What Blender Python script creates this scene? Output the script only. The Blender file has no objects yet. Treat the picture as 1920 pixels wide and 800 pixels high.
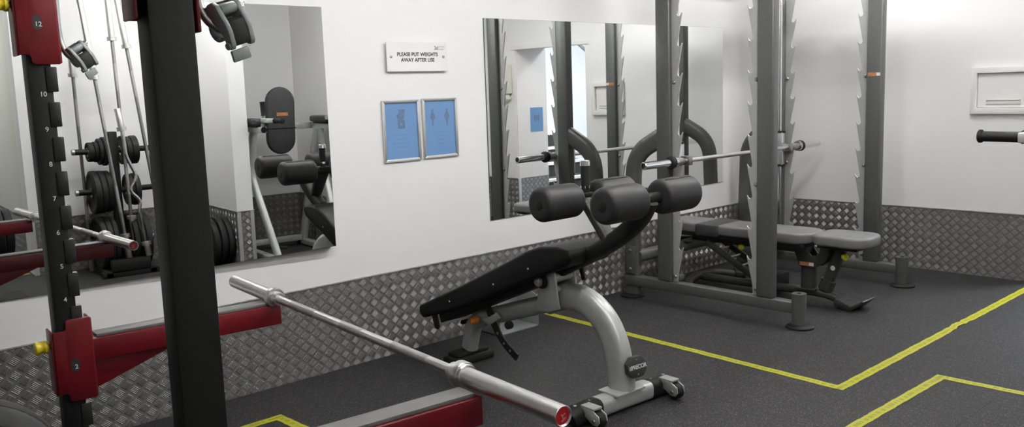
import bpy, bmesh, math, random
from mathutils import Vector, Matrix
random.seed(7)
PI = math.pi
V = Vector
C = bpy.context.scene.collection

# ------------------------------------------------------------------ helpers
def tag(o, label=None, cat=None, group=None, kind=None):
    if label: o['label'] = label
    if cat: o['category'] = cat
    if group: o['group'] = group
    if kind: o['kind'] = kind
    return o

def thing(name, label, cat, loc=(0, 0, 0), rotz=0.0, group=None):
    o = bpy.data.objects.new(name, None)
    C.objects.link(o)
    o.empty_display_size = .1
    o.location = loc
    o.rotation_euler = (0, 0, rotz)
    return tag(o, label, cat, group)

def copy_tree(o, parent=None):
    c = o.copy(); C.objects.link(c)
    if parent is not None: c.parent = parent
    for ch in list(o.children): copy_tree(ch, c)
    return c

def catmull(pts, n=8):
    pts = [V(p) for p in pts]
    if len(pts) < 3: return pts
    P = [pts[0] * 2 - pts[1]] + pts + [pts[-1] * 2 - pts[-2]]
    out = []
    for i in range(1, len(P) - 2):
        p0, p1, p2, p3 = P[i - 1:i + 3]
        for k in range(n):
            t = k / n
            out.append(.5 * ((2 * p1) + (p2 - p0) * t + (2 * p0 - 5 * p1 + 4 * p2 - p3) * t * t + (3 * p1 - p0 - 3 * p2 + p3) * t ** 3))
    out.append(pts[-1])
    return out

def fillet(pts, r, n=6):
    pts = [V(p) for p in pts]
    out = [pts[0]]
    for a, b, c in zip(pts, pts[1:], pts[2:]):
        d1 = (a - b); d2 = (c - b)
        k = min(r, d1.length * .49, d2.length * .49)
        p, q = b + d1.normalized() * k, b + d2.normalized() * k
        for i in range(n + 1):
            t = i / n
            out.append(p * (1 - t) ** 2 + b * 2 * t * (1 - t) + q * t * t)
    out.append(pts[-1])
    return out

class MB:
    def __init__(s): s.bm = bmesh.new()
    def _merge(s, b, M=None):
        if M is not None: bmesh.ops.transform(b, matrix=M, verts=b.verts)
        bmesh.ops.recalc_face_normals(b, faces=b.faces)
        me = bpy.data.meshes.new('tmp'); b.to_mesh(me); b.free()
        s.bm.from_mesh(me); bpy.data.meshes.remove(me)
        return s
    def _bev(s, b, w, seg=2, ang=25):
        if w <= 0: return
        b.normal_update()
        es = [e for e in b.edges if len(e.link_faces) == 2 and e.calc_face_angle(0) > math.radians(ang)]
        bmesh.ops.bevel(b, geom=es, offset=w, segments=seg, affect='EDGES', profile=.5, clamp_overlap=True)
    def box(s, x0, x1, y0, y1, z0, z1, bev=0., M=None, seg=2):
        b = bmesh.new()
        bmesh.ops.create_cube(b, size=1)
        for v in b.verts:
            v.co = V((x0 + (v.co.x + .5) * (x1 - x0), y0 + (v.co.y + .5) * (y1 - y0), z0 + (v.co.z + .5) * (z1 - z0)))
        s._bev(b, bev, seg)
        return s._merge(b, M)
    def prism(s, pts, plane, a0, a1, bev=0., M=None, seg=2):
        """polygon in plane 'xy','yz','xz' extruded along the third axis"""
        b = bmesh.new()
        def mk(p, a):
            return {'xy': (p[0], p[1], a), 'yz': (a, p[0], p[1]), 'xz': (p[0], a, p[1])}[plane]
        lo = [b.verts.new(mk(p, a0)) for p in pts]
        hi = [b.verts.new(mk(p, a1)) for p in pts]
        n = len(pts)
        b.faces.new(lo); b.faces.new(hi)
        for i in range(n): b.faces.new((lo[i], lo[(i + 1) % n], hi[(i + 1) % n], hi[i]))
        bmesh.ops.recalc_face_normals(b, faces=b.faces)
        s._bev(b, bev, seg)
        return s._merge(b, M)
    def ring(s, outer, inner, plane, a0, a1, bev=0., M=None):
        b = bmesh.new()
        def mk(p, a): return {'xy': (p[0], p[1], a), 'yz': (a, p[0], p[1]), 'xz': (p[0], a, p[1])}[plane]
        L = [[b.verts.new(mk(p, a)) for p in loop] for loop in (outer, inner) for a in (a0, a1)]
        n = len(outer)
        for A, B in ((0, 1), (2, 3), (0, 2), (1, 3)):
            for i in range(n): b.faces.new((L[A][i], L[A][(i + 1) % n], L[B][(i + 1) % n], L[B][i]))
        bmesh.ops.recalc_face_normals(b, faces=b.faces)
        s._bev(b, bev)
        return s._merge(b, M)
    def tube(s, path, r, seg=16, ry=None, up=None, power=2., caps=True, M=None):
        """sweep a (super)ellipse; r lateral radius, ry radius along up"""
        path = [V(p) for p in path]
        n = len(path)
        rr = r if isinstance(r, (list, tuple)) else [r] * n
        yy = rr if ry is None else (ry if isinstance(ry, (list, tuple)) else [ry] * n)
        b = bmesh.new()
        tans = []
        for i in range(n):
            t = path[min(i + 1, n - 1)] - path[max(i - 1, 0)]
            tans.append(t.normalized())
        u = V(up) if up is not None else (V((0, 0, 1)) if abs(tans[0].z) < .9 else V((1, 0, 0)))
        u = (u - tans[0] * u.dot(tans[0])).normalized()
        rings = []
        for i in range(n):
            t = tans[i]
            u = (u - t * u.dot(t)).normalized()
            w = t.cross(u)
            ring = []
            for k in range(seg):
                a = 2 * PI * (k + .5) / seg
                ca, sa = math.cos(a), math.sin(a)
                cx = math.copysign(abs(ca) ** (2 / power), ca); sx = math.copysign(abs(sa) ** (2 / power), sa)
                ring.append(b.verts.new(path[i] + w * (cx * rr[i]) + u * (sx * yy[i])))
            rings.append(ring)
        for i in range(n - 1):
            for k in range(seg):
                b.faces.new((rings[i][k], rings[i][(k + 1) % seg], rings[i + 1][(k + 1) % seg], rings[i + 1][k]))
        if caps:
            b.faces.new(rings[0]); b.faces.new(rings[-1])
        return s._merge(b, M)
    def lathe(s, p0, axis, prof, seg=32, M=None):
        """revolve [(t along axis, radius)] about a line; closed where radius is 0"""
        p0 = V(p0); ax = V(axis).normalized()
        u = V((0, 0, 1)) if abs(ax.z) < .9 else V((1, 0, 0))
        u = (u - ax * u.dot(ax)).normalized(); w = ax.cross(u)
        b = bmesh.new(); prev = None
        for t, r in prof:
            if r <= 1e-6: ring = [b.verts.new(p0 + ax * t)]
            else: ring = [b.verts.new(p0 + ax * t + (u * math.cos(2 * PI * k / seg) + w * math.sin(2 * PI * k / seg)) * r) for k in range(seg)]
            if prev is not None:
                for k in range(seg):
                    a1, a2 = prev[k % len(prev)], prev[(k + 1) % len(prev)]
                    b1, b2 = ring[k % len(ring)], ring[(k + 1) % len(ring)]
                    f = []
                    for v in (a1, a2, b2, b1):
                        if v not in f: f.append(v)
                    if len(f) >= 3: b.faces.new(f)
            prev = ring
        return s._merge(b, M)
    def cyl(s, p0, p1, r, seg=24, bev=0., M=None):
        p0, p1 = V(p0), V(p1); L = (p1 - p0).length
        if bev > 0: prof = [(0, 0), (0, r - bev), (bev * .3, r - bev * .3), (bev, r), (L - bev, r), (L - bev * .3, r - bev * .3), (L, r - bev), (L, 0)]
        else: prof = [(0, 0), (0, r), (L, r), (L, 0)]
        return s.lathe(p0, p1 - p0, prof, seg, M)
    def quad(s, pts):
        b = bmesh.new(); b.faces.new([b.verts.new(p) for p in pts])
        return s._merge(b)
    def build(s, name, mat, parent=None, smooth=True, loc=None):
        me = bpy.data.meshes.new(name)
        bmesh.ops.recalc_face_normals(s.bm, faces=s.bm.faces)
        s.bm.to_mesh(me); s.bm.free()
        if smooth:
            me.shade_smooth()
            me.set_sharp_from_angle(angle=math.radians(38))
        me.materials.append(mat)
        o = bpy.data.objects.new(name, me); C.objects.link(o)
        if parent is not None: o.parent = parent
        if loc is not None: o.location = loc
        return o

def lettering(name, txt, size, mat, M, parent, align='CENTER', depth=.0004, shear=0., spacing=1., bold=0.):
    cu = bpy.data.curves.new(name, 'FONT')
    cu.body = txt; cu.size = size; cu.align_x = align; cu.align_y = 'CENTER'
    cu.extrude = depth; cu.shear = shear; cu.space_character = spacing; cu.offset = bold
    t = bpy.data.objects.new(name + '_tmp', cu); C.objects.link(t)
    dg = bpy.context.evaluated_depsgraph_get()
    me = bpy.data.meshes.new_from_object(t.evaluated_get(dg))
    bpy.data.objects.remove(t); bpy.data.curves.remove(cu)
    me.name = name
    me.transform(M)
    me.materials.clear(); me.materials.append(mat)
    o = bpy.data.objects.new(name, me); C.objects.link(o)
    if parent is not None: o.parent = parent
    return o

def facing(origin, right, up):
    r = V(right).normalized(); u = V(up).normalized(); n = r.cross(u)
    M = Matrix((r, u, n)).transposed().to_4x4(); M.translation = V(origin)
    return M

# ------------------------------------------------------------------ materials
def mat(name, col=(.5, .5, .5), rough=.5, metal=0., coat=0., noise=None, bump=None, spec=None, emit=None):
    m = bpy.data.materials.new(name); m.use_nodes = True
    nt = m.node_tree; b = nt.nodes['Principled BSDF']
    b.inputs['Base Color'].default_value = (*col, 1)
    b.inputs['Roughness'].default_value = rough
    b.inputs['Metallic'].default_value = metal
    if coat: b.inputs['Coat Weight'].default_value = coat; b.inputs['Coat Roughness'].default_value = .15
    if spec is not None: b.inputs['Specular IOR Level'].default_value = spec
    if emit: b.inputs['Emission Color'].default_value = (*emit[0], 1); b.inputs['Emission Strength'].default_value = emit[1]
    tc = nt.nodes.new('ShaderNodeTexCoord')
    if noise:   # (scale, amount): subtle tone variation
        n = nt.nodes.new('ShaderNodeTexNoise'); n.inputs['Scale'].default_value = noise[0]; n.inputs['Detail'].default_value = 4
        nt.links.new(tc.outputs['Object'], n.inputs['Vector'])
        r = nt.nodes.new('ShaderNodeValToRGB')
        r.color_ramp.elements[0].position = .3; r.color_ramp.elements[1].position = .7
        k = noise[1]
        r.color_ramp.elements[0].color = (*[max(0, c * (1 - k)) for c in col], 1)
        r.color_ramp.elements[1].color = (*[min(1, c * (1 + k)) for c in col], 1)
        nt.links.new(n.outputs['Fac'], r.inputs['Fac']); nt.links.new(r.outputs['Color'], b.inputs['Base Color'])
    if bump:    # (scale, strength, distance)
        n = nt.nodes.new('ShaderNodeTexNoise'); n.inputs['Scale'].default_value = bump[0]; n.inputs['Detail'].default_value = 3
        nt.links.new(tc.outputs['Object'], n.inputs['Vector'])
        bp = nt.nodes.new('ShaderNodeBump'); bp.inputs['Strength'].default_value = bump[1]; bp.inputs['Distance'].default_value = bump[2]
        nt.links.new(n.outputs['Fac'], bp.inputs['Height']); nt.links.new(bp.outputs['Normal'], b.inputs['Normal'])
    return m

class NT:
    """tiny node-maths helper"""
    def __init__(s, nt): s.nt = nt
    def m(s, op, a, b=None, c=None):
        n = s.nt.nodes.new('ShaderNodeMath'); n.operation = op
        for i, v in enumerate((a, b, c)):
            if v is None: continue
            if isinstance(v, (int, float)): n.inputs[i].default_value = v
            else: s.nt.links.new(v, n.inputs[i])
        return n.outputs[0]
    def smooth(s, x, e0, e1):
        n = s.nt.nodes.new('ShaderNodeMapRange'); n.interpolation_type = 'SMOOTHSTEP'
        s.nt.links.new(x, n.inputs['Value']); n.inputs['From Min'].default_value = e0; n.inputs['From Max'].default_value = e1
        return n.outputs['Result']

def tread_plate(name, axis, ph, du, dv):
    """five-bar aluminium tread plate; bars raised at +-45 degrees in a checkered weave"""
    m = bpy.data.materials.new(name); m.use_nodes = True
    nt = m.node_tree; b = nt.nodes['Principled BSDF']; N = NT(nt)
    tc = nt.nodes.new('ShaderNodeTexCoord'); sp = nt.nodes.new('ShaderNodeSeparateXYZ')
    nt.links.new(tc.outputs['Object'], sp.inputs[0])
    h, z = sp.outputs[axis], sp.outputs['Z']
    hh, zz = N.m('MULTIPLY', h, 1 / ph), N.m('MULTIPLY', z, 1 / .061)
    u = N.m('ADD', N.m('ADD', hh, zz), du); v = N.m('ADD', N.m('SUBTRACT', hh, zz), dv)
    fu, fv = N.m('FRACT', u), N.m('FRACT', v)
    par = N.m('MODULO', N.m('ADD', N.m('ADD', N.m('FLOOR', u), N.m('FLOOR', v)), 2000), 2)
    def bars(along, across):
        # five rounded bars across the cell, each with pointed ends
        t = N.m('FRACT', N.m('MULTIPLY', N.m('ADD', across, -.14), 5 / .72))
        rnd = N.m('SUBTRACT', 1, N.m('MULTIPLY', N.m('ABSOLUTE', N.m('SUBTRACT', t, .5)), 2.1))
        rnd = N.m('MAXIMUM', rnd, 0)
        inside = N.smooth(N.m('ABSOLUTE', N.m('SUBTRACT', across, .5)), .365, .345)
        e = N.smooth(N.m('ABSOLUTE', N.m('SUBTRACT', along, .5)), .44, .28)
        return N.m('MULTIPLY', N.m('MULTIPLY', N.m('POWER', rnd, .6), inside), e)
    A, B = bars(fu, fv), bars(fv, fu)
    hgt = N.m('ADD', N.m('MULTIPLY', A, N.m('SUBTRACT', 1, par)), N.m('MULTIPLY', B, par))
    bp = nt.nodes.new('ShaderNodeBump'); bp.inputs['Strength'].default_value = 1.0; bp.inputs['Distance'].default_value = .005
    nt.links.new(hgt, bp.inputs['Height']); nt.links.new(bp.outputs['Normal'], b.inputs['Normal'])
    n = nt.nodes.new('ShaderNodeTexNoise'); n.inputs['Scale'].default_value = 6; n.inputs['Detail'].default_value = 5
    nt.links.new(tc.outputs['Object'], n.inputs['Vector'])
    # highlights on the bars put into the colour: lighter crowns, darker field
    mx = nt.nodes.new('ShaderNodeMix'); mx.data_type = 'RGBA'
    mx.inputs['A'].default_value = (.22, .215, .21, 1); mx.inputs['B'].default_value = (.46, .455, .45, 1)
    nt.links.new(N.smooth(hgt, .45, .95), mx.inputs['Factor'])
    nt.links.new(mx.outputs['Result'], b.inputs['Base Color'])
    nt.links.new(N.m('ADD', .28, N.m('MULTIPLY', n.outputs['Fac'], .14)), b.inputs['Roughness'])
    b.inputs['Metallic'].default_value = .5
    return m

def floor_material():
    m = bpy.data.materials.new('rubber_floor_tiles'); m.use_nodes = True
    nt = m.node_tree; b = nt.nodes['Principled BSDF']; N = NT(nt)
    tc = nt.nodes.new('ShaderNodeTexCoord'); sp = nt.nodes.new('ShaderNodeSeparateXYZ')
    nt.links.new(tc.outputs['Object'], sp.inputs[0])
    def seam(o, off, pitch):
        f = N.m('FRACT', N.m('MULTIPLY', N.m('ADD', o, off), 1 / pitch))
        return N.smooth(N.m('ABSOLUTE', N.m('SUBTRACT', f, .5)), .4935, .4985)
    sm = N.m('MAXIMUM', seam(sp.outputs['X'], 100.2, .5), seam(sp.outputs['Y'], 100.15, .5))
    # coloured granules
    vo = nt.nodes.new('ShaderNodeTexVoronoi'); vo.inputs['Scale'].default_value = 220
    nt.links.new(tc.outputs['Object'], vo.inputs['Vector'])
    sc = nt.nodes.new('ShaderNodeSeparateColor'); nt.links.new(vo.outputs['Color'], sc.inputs[0])
    fleck = N.m('MULTIPLY', N.m('GREATER_THAN', sc.outputs[0], .80), N.smooth(vo.outputs['Distance'], .55, .35))
    n = nt.nodes.new('ShaderNodeTexNoise'); n.inputs['Scale'].default_value = 1.6; n.inputs['Detail'].default_value = 6
    nt.links.new(tc.outputs['Object'], n.inputs['Vector'])
    n2 = nt.nodes.new('ShaderNodeTexNoise'); n2.inputs['Scale'].default_value = 120; n2.inputs['Detail'].default_value = 3
    nt.links.new(tc.outputs['Object'], n2.inputs['Vector'])
    mx = nt.nodes.new('ShaderNodeMix'); mx.data_type = 'RGBA'
    mx.inputs['A'].default_value = (.017, .0165, .0175, 1); mx.inputs['B'].default_value = (.030, .029, .030, 1)
    nt.links.new(N.m('ADD', N.m('MULTIPLY', n.outputs['Fac'], .5), N.m('MULTIPLY', n2.outputs['Fac'], .5)), mx.inputs['Factor'])
    mf = nt.nodes.new('ShaderNodeMix'); mf.data_type = 'RGBA'
    nt.links.new(mx.outputs['Result'], mf.inputs['A']); mf.inputs['B'].default_value = (.15, .145, .145, 1)
    nt.links.new(N.m('MULTIPLY', fleck, .85), mf.inputs['Factor'])
    ms = nt.nodes.new('ShaderNodeMix'); ms.data_type = 'RGBA'
    nt.links.new(mf.outputs['Result'], ms.inputs['A']); ms.inputs['B'].default_value = (.012, .012, .012, 1)
    nt.links.new(N.m('MULTIPLY', sm, .8), ms.inputs['Factor'])
    nt.links.new(ms.outputs['Result'], b.inputs['Base Color'])
    b.inputs['Roughness'].default_value = .58; b.inputs['Specular IOR Level'].default_value = .22
    bp = nt.nodes.new('ShaderNodeBump'); bp.inputs['Strength'].default_value = .35; bp.inputs['Distance'].default_value = .002
    nt.links.new(N.m('SUBTRACT', n2.outputs['Fac'], N.m('MULTIPLY', sm, 2)), bp.inputs['Height']); nt.links.new(bp.outputs['Normal'], b.inputs['Normal'])
    return m

def tape_material():
    m = bpy.data.materials.new('yellow_tape'); m.use_nodes = True
    nt = m.node_tree; b = nt.nodes['Principled BSDF']; N = NT(nt)
    uv = nt.nodes.new('ShaderNodeUVMap'); uv.uv_map = 'run'
    sp = nt.nodes.new('ShaderNodeSeparateXYZ'); nt.links.new(uv.outputs[0], sp.inputs[0])
    # worn darker printed band along the middle, broken into blocks
    n = nt.nodes.new('ShaderNodeTexNoise'); n.noise_dimensions = '1D'; n.inputs['Scale'].default_value = 45; n.inputs['Detail'].default_value = 2
    nt.links.new(sp.outputs['X'], n.inputs['W'])
    band = N.m('MULTIPLY', N.smooth(N.m('ABSOLUTE', N.m('SUBTRACT', sp.outputs['Y'], .5)), .24, .16), N.smooth(n.outputs['Fac'], .42, .5))
    mx = nt.nodes.new('ShaderNodeMix'); mx.data_type = 'RGBA'
    mx.inputs['A'].default_value = (.43, .43, .018, 1); mx.inputs['B'].default_value = (.24, .235, .008, 1)
    nt.links.new(N.m('MULTIPLY', band, .8), mx.inputs['Factor']); nt.links.new(mx.outputs['Result'], b.inputs['Base Color'])
    b.inputs['Roughness'].default_value = .38
    return m

def knurl_material():
    return mat('knurled_steel', (.46, .45, .44), .5, .9, noise=(900, .25))

M = dict(
    wall=mat('white_wall_paint', (.80, .795, .79), .55, noise=(1.2, .015), bump=(60, .06, .002)),
    wall_pale=mat('pale_green_white_paint', (.72, .735, .67), .55, noise=(1.2, .015), bump=(60, .06, .002)),
    ceil=mat('ceiling_paint', (.80, .80, .79), .7, noise=(2, .02)),
    door_white=mat('white_brick_paint', (.85, .86, .88), .6, noise=(3, .03)),
    pink=mat('reveal_white_lit_pink', (.78, .735, .715), .55, noise=(1.5, .015)),  # white reveal with the pinkish light on it mixed into the colour
    plate_x=tread_plate('tread_plate_along_wall', 'X', .0665, 0., .345),
    plate_y=tread_plate('tread_plate_across', 'Y', .0645, 1.71, .678),
    trim=mat('aluminium_trim', (.72, .72, .72), .35, .7, noise=(20, .06)),
    floor=floor_material(),
    tape=tape_material(),
    mirror=mat('mirror_silver', (.90, .915, .90), .0, 1.),
    mirror_edge=mat('mirror_edge', (.10, .13, .12), .3, .3, noise=(40, .2)),
    red=mat('red_paint', (.125, .004, .008), .36, coat=.12, spec=.4, noise=(14, .1), bump=(180, .05, .001)),
    red_cap=mat('red_end_cap', (.42, .012, .02), .4, noise=(60, .1)),
    black=mat('black_powder_coat', (.009, .009, .009), .52, noise=(60, .2), bump=(420, .25, .0008), spec=.3),
    black_tab=mat('black_liner', (.012, .012, .012), .4, noise=(25, .4), bump=(150, .08, .001), spec=.4),
    rubber=mat('black_rubber', (.010, .010, .010), .6, noise=(40, .2), bump=(220, .15, .001), spec=.3),
    foam=mat('black_foam_roller', (.017, .0165, .017), .5, noise=(50, .15), bump=(260, .2, .001), spec=.4),
    vinyl=mat('black_vinyl', (.006, .006, .0065), .5, noise=(20, .2), bump=(300, .15, .0008), spec=.25),
    vinyl_grey=mat('grey_vinyl', (.165, .165, .16), .42, noise=(16, .06), bump=(260, .12, .0008)),
    vinyl_dark=mat('charcoal_vinyl', (.035, .036, .037), .5, noise=(20, .12), bump=(260, .15, .0008)),
    strip=mat('grey_wear_strip', (.13, .127, .122), .45, noise=(18, .08)),
    silver=mat('silver_grey_paint', (.47, .48, .475), .38, .35, noise=(30, .05), bump=(300, .04, .0006)),
    iron=mat('iron_grey_metallic_paint', (.108, .111, .108), .36, .35, noise=(30, .08), bump=(300, .05, .0006)),
    iron_light=mat('light_iron_metallic_paint', (.42, .425, .42), .36, .35, noise=(30, .05), bump=(300, .04, .0006)),
    clamp=mat('slate_grey_nylon', (.22, .25, .245), .4, noise=(60, .1)),
    chrome=mat('chrome', (.82, .82, .82), .1, 1., noise=(30, .04)),
    steel=mat('satin_steel', (.70, .69, .675), .34, 1., noise=(30, .04)),
    paint_dark=mat('charcoal_paint', (.035, .035, .034), .42, .2, noise=(30, .1)),
    steel_dull=mat('dull_steel', (.36, .36, .35), .38, 1., noise=(50, .08)),
    knurl=knurl_material(),
    yellow=mat('yellow_plastic', (.80, .62, .02), .35, noise=(30, .06)),
    lime=mat('yellow_green_plastic', (.72, .72, .03), .4, noise=(30, .06)),
    orange=mat('orange_plastic', (.80, .27, .02), .4, noise=(30, .06)),
    acrylic=mat('frosted_acrylic', (.80, .80, .80), .12, coat=.6, noise=(4, .01)),
    alu=mat('satin_aluminium', (.66, .66, .66), .3, .8, noise=(30, .04)),
    blue=mat('blue_poster_paper', (.135, .27, .50), .35, noise=(5, .04), coat=.3),
    blue_ink=mat('faded_grey_blue_ink', (.11, .17, .29), .4, noise=(60, .1)),
    ink=mat('black_ink', (.02, .02, .02), .5, noise=(60, .1)),
    ink_grey=mat('grey_ink', (.35, .35, .35), .5, noise=(60, .1)),
    white_print=mat('white_print', (.62, .62, .62), .5, noise=(60, .05)),
    hatch=mat('cream_white_plastic', (.78, .775, .75), .42, noise=(8, .02)),
    beige=mat('beige_plastic', (.66, .66, .57), .4, noise=(8, .03)),
    label=mat('orange_brown_sticker', (.40, .17, .075), .4, noise=(70, .3)),
    bin=mat('galvanised_grey_sheet', (.30, .31, .31), .38, .4, noise=(12, .1)),
    tread=mat('black_stair_tread', (.02, .02, .02), .6, noise=(30, .2)),
    nosing=mat('pale_stair_nosing', (.62, .62, .60), .5, noise=(30, .05)),
    lampbody=mat('white_lamp_housing', (.8, .8, .8), .4, noise=(10, .02)),
)

# ------------------------------------------------------------------ the room
XR = 6.679          # wall with the hatch
PH = .464           # height of the tread plate cladding
CEIL = 2.62

def struct(o): return tag(o, kind='structure')

struct(MB().box(-2.6, 10.2, -6.8, .12, -.06, 0).build('floor', M['floor'], smooth=False))
struct(MB().box(-2.6, 10.2, -6.8, .12, CEIL, CEIL + .06).build('ceiling', M['ceil'], smooth=False))
struct(MB().box(-2.6, 10.2, 0, .12, 0, CEIL).build('wall_left', M['wall'], smooth=False))
# wall with the hatch and the door opening (opening y -3.15 .. -2.105)
w = MB()
w.box(XR, 7.15, -2.105, 0, 0, CEIL)
w.box(XR, 7.15, -3.62, -3.15, 0, CEIL)
w.box(XR, 7.15, -3.15, -2.105, 1.90, CEIL)
struct(w.build('wall_right', M['wall'], smooth=False))
struct(MB().box(XR + .012, 7.155, -3.152, -3.138, 0, 1.90).build('trim_1', M['pink'], smooth=False))
struct(MB().box(XR - .012, XR, -3.19, -2.06, 1.875, 1.915, .003).build('trim_2', M['hatch'], smooth=False))
# walls behind the camera
struct(MB().box(4.15, XR + .4, -3.78, -3.62, 0, CEIL).build('wall_back', M['wall'], smooth=False))
struct(MB().box(4.06, 4.2, -4.16, -3.15, 0, CEIL).build('wall_recess', M['wall'], smooth=False))
struct(MB().box(1.655, 4.2, -4.3, -4.08, 0, CEIL).build('wall_rear', M['wall'], smooth=False))
struct(MB().box(3.062, 3.205, -4.1, -3.185, 0, CEIL).build('wall_pillar', M['wall'], smooth=False))
struct(MB().box(1.66, 1.8, -6.6, -4.12, 0, CEIL).build('wall_corridor', M['wall_pale'], smooth=False))
struct(MB().box(-2.6, 1.8, -6.8, -6.6, 0, CEIL).build('wall_far', M['wall_pale'], smooth=False))
struct(MB().box(-2.6, -2.5, -6.8, .1, 0, CEIL).build('wall_side', M['wall'], smooth=False))
struct(MB().box(7.15, 10.2, -5.15, -5.0, 0, CEIL).build('wall_stairwell', M['door_white'], smooth=False))
struct(MB().box(10.1, 10.2, -6.0, .1, 0, CEIL).build('wall_outer', M['door_white'], smooth=False))

def clad(name, mat_, x0, x1, y0, y1):
    return struct(MB().box(x0, x1, y0, y1, 0.0, PH).build(name, mat_, smooth=False))
T = .004
clad('baseboard_left', M['plate_x'], -2.5, XR - T, -T, 0)
clad('baseboard_right', M['plate_y'], XR - T, XR, -2.105, 0)
clad('baseboard_jamb', M['plate_y'], XR - T, XR, -3.62, -3.15)
clad('baseboard_reveal', M['plate_x'], XR + .03, 7.15, -3.138, -3.134)
clad('baseboard_rear', M['plate_x'], 1.655, 3.062, -4.08, -4.08 + T)
clad('baseboard_pillar', M['plate_x'], 3.062 + .03, 3.205 - .03, -3.185, -3.185 + T)
clad('baseboard_pillarside', M['plate_y'], 3.062 - T, 3.062, -4.08, -3.185)
clad('baseboard_recess', M['plate_x'], 3.205, 4.06, -4.08, -4.08 + T)
clad('baseboard_recessleft', M['plate_y'], 3.205, 3.205 + T, -4.08, -3.185)
clad('baseboard_recessright', M['plate_y'], 4.06 - T, 4.06, -4.08, -3.15)
clad('baseboard_corridor', M['plate_y'], 1.66 - T, 1.66, -6.6, -4.08)
clad('baseboard_back', M['plate_x'], 4.2, XR, -3.62, -3.62 + T)

def strip(i, x0, x1, y0, y1, z0=PH, z1=PH + .006):
    struct(MB().box(x0, x1, y0, y1, z0, z1).build('trim_%d' % i, M['trim'], smooth=False))
strip(3, -2.5, XR, -.008, 0)
strip(4, XR - .008, XR, -2.105, 0)
strip(5, 1.655, 3.06, -4.08, -4.072)
strip(6, 3.054, 3.213, -3.185, -3.177)
strip(7, 3.054, 3.062, -4.08, -3.185)
strip(8, 3.205, 4.06, -4.08, -4.072)
strip(9, XR - .008, XR, -3.62, -3.15)
strip(10, 4.052, 4.06, -4.08, -3.15)
# plain corner angles of the pillar and the door reveal
strip(11, 3.060, 3.092, -3.1875, -3.1795, 0, PH)
strip(12, 3.175, 3.207, -3.1875, -3.1795, 0, PH)
strip(13, XR - .006, XR + .03, -3.138, -3.130, 0, PH)
strip(14, 1.652, 1.69, -4.078, -4.070, 0, PH)

# ------------------------------------------------------------------ mirrors
def mirror_panel(name, label, back, front):
    """back: four corners against the wall, front: four corners of the glass face"""
    b = MB(); bm = b.bm
    bk = [bm.verts.new(p) for p in back]; fr = [bm.verts.new(p) for p in front]
    bm.faces.new(bk); bm.faces.new(fr)
    for i in range(4): bm.faces.new((bk[i], bk[(i + 1) % 4], fr[(i + 1) % 4], fr[i]))
    t = thing(name, label, 'mirror', (0, 0, 0))
    b.build('mirror_backing', M['mirror_edge'], t, smooth=False)
    # silvered face set a hair in front of the backing
    c = sum((V(p) for p in front), V()) / 4
    face = [c + (V(p) - c) * .9985 for p in front]
    n = (V(front[1]) - V(front[0])).cross(V(front[3]) - V(front[0])).normalized()
    if n.y > 0: n = -n
    g = MB(); gm = g.bm
    f1 = [gm.verts.new(p + n * .0012) for p in face]; f0 = [gm.verts.new(p + n * .0002) for p in face]
    gm.faces.new(f1); gm.faces.new(f0)
    for i in range(4): gm.faces.new((f1[i], f1[(i + 1) % 4], f0[(i + 1) % 4], f0[i]))
    g.build('mirror_glass', M['mirror'], t, smooth=False)
    return t
mx0, mx1, mz0, mz1 = 3.484, 5.965, .661, 1.866
mirror_panel('wall_mirror', 'frameless wall mirror behind the grey smith machine', [(mx0, 0, mz0), (mx1, 0, mz0), (mx1, 0, mz1), (mx0, 0, mz1)],
             [(mx0, -.006, mz0), (mx1, -.006, mz0), (mx1, -.006, mz1), (mx0, -.006, mz1)])
# the other mirror is packed out from the wall towards its right edge
CAMP = V((0, -3.96346, 1.44))
MN = V((math.sin(-.036), -1, math.sin(-.006))).normalized(); M0 = V((1.2, -.02, .663))
def glass(x, z):           # corner of the packed-out glass face in line with the wall corner
    d = V((x, 0, z)) - CAMP
    return CAMP + d * ((M0 - CAMP).dot(MN) / d.dot(MN))
lx0, lx1 = .68, 2.401
mirror_panel('wall_mirror', 'frameless wall mirror behind the red and black power rack', [(lx0, 0, .663), (lx1 - .03, 0, .663), (lx1 - .03, 0, 1.889), (lx0, 0, 1.889)],
             [glass(lx0, .663), glass(lx1, .663), glass(lx1, 1.889), glass(lx0, 1.889)])

# ------------------------------------------------------------------ signs on the wall
t = thing('acrylic_sign', 'clear white acrylic sign asking to put weights away, above the blue posters', 'sign', (2.977, 0, 1.64))
MB().box(-.208, .208, -.024, -.019, -.079, .079, .001).build('sign_panel', M['acrylic'], t, smooth=False)
for sx in (-.18, .18):
    MB().cyl((sx, -.019, 0), (sx, 0, 0), .007).build('standoff', M['alu'], t)
    MB().lathe((sx, -.024, 0), (0, -1, 0), [(0, .0085), (.003, .0075), (.004, .004), (.004, 0)], 20).build('screw_cap', M['steel_dull'], t)
FM = lambda x, z, y=-.0245: facing((x, y, z), (1, 0, 0), (0, 0, 1))
lettering('lettering', 'PLEASE PUT WEIGHTS', .0285, M['ink'], FM(0, .012), t, bold=.0007)
lettering('lettering', 'AWAY AFTER USE', .0285, M['ink'], FM(0, -.018), t, bold=.0007)
lettering('logo', '3d', .031, M['ink'], FM(.130, .047), t)
lg = MB()
for k in range(3):
    for j in range(5 - (k == 2)): lg.box(.148 + j * .009, .154 + j * .009, -.0248, -.0242, .056 - k * .0085, .060 - k * .0085)
lg.build('small_print', M['ink_grey'], t, smooth=False)

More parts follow.
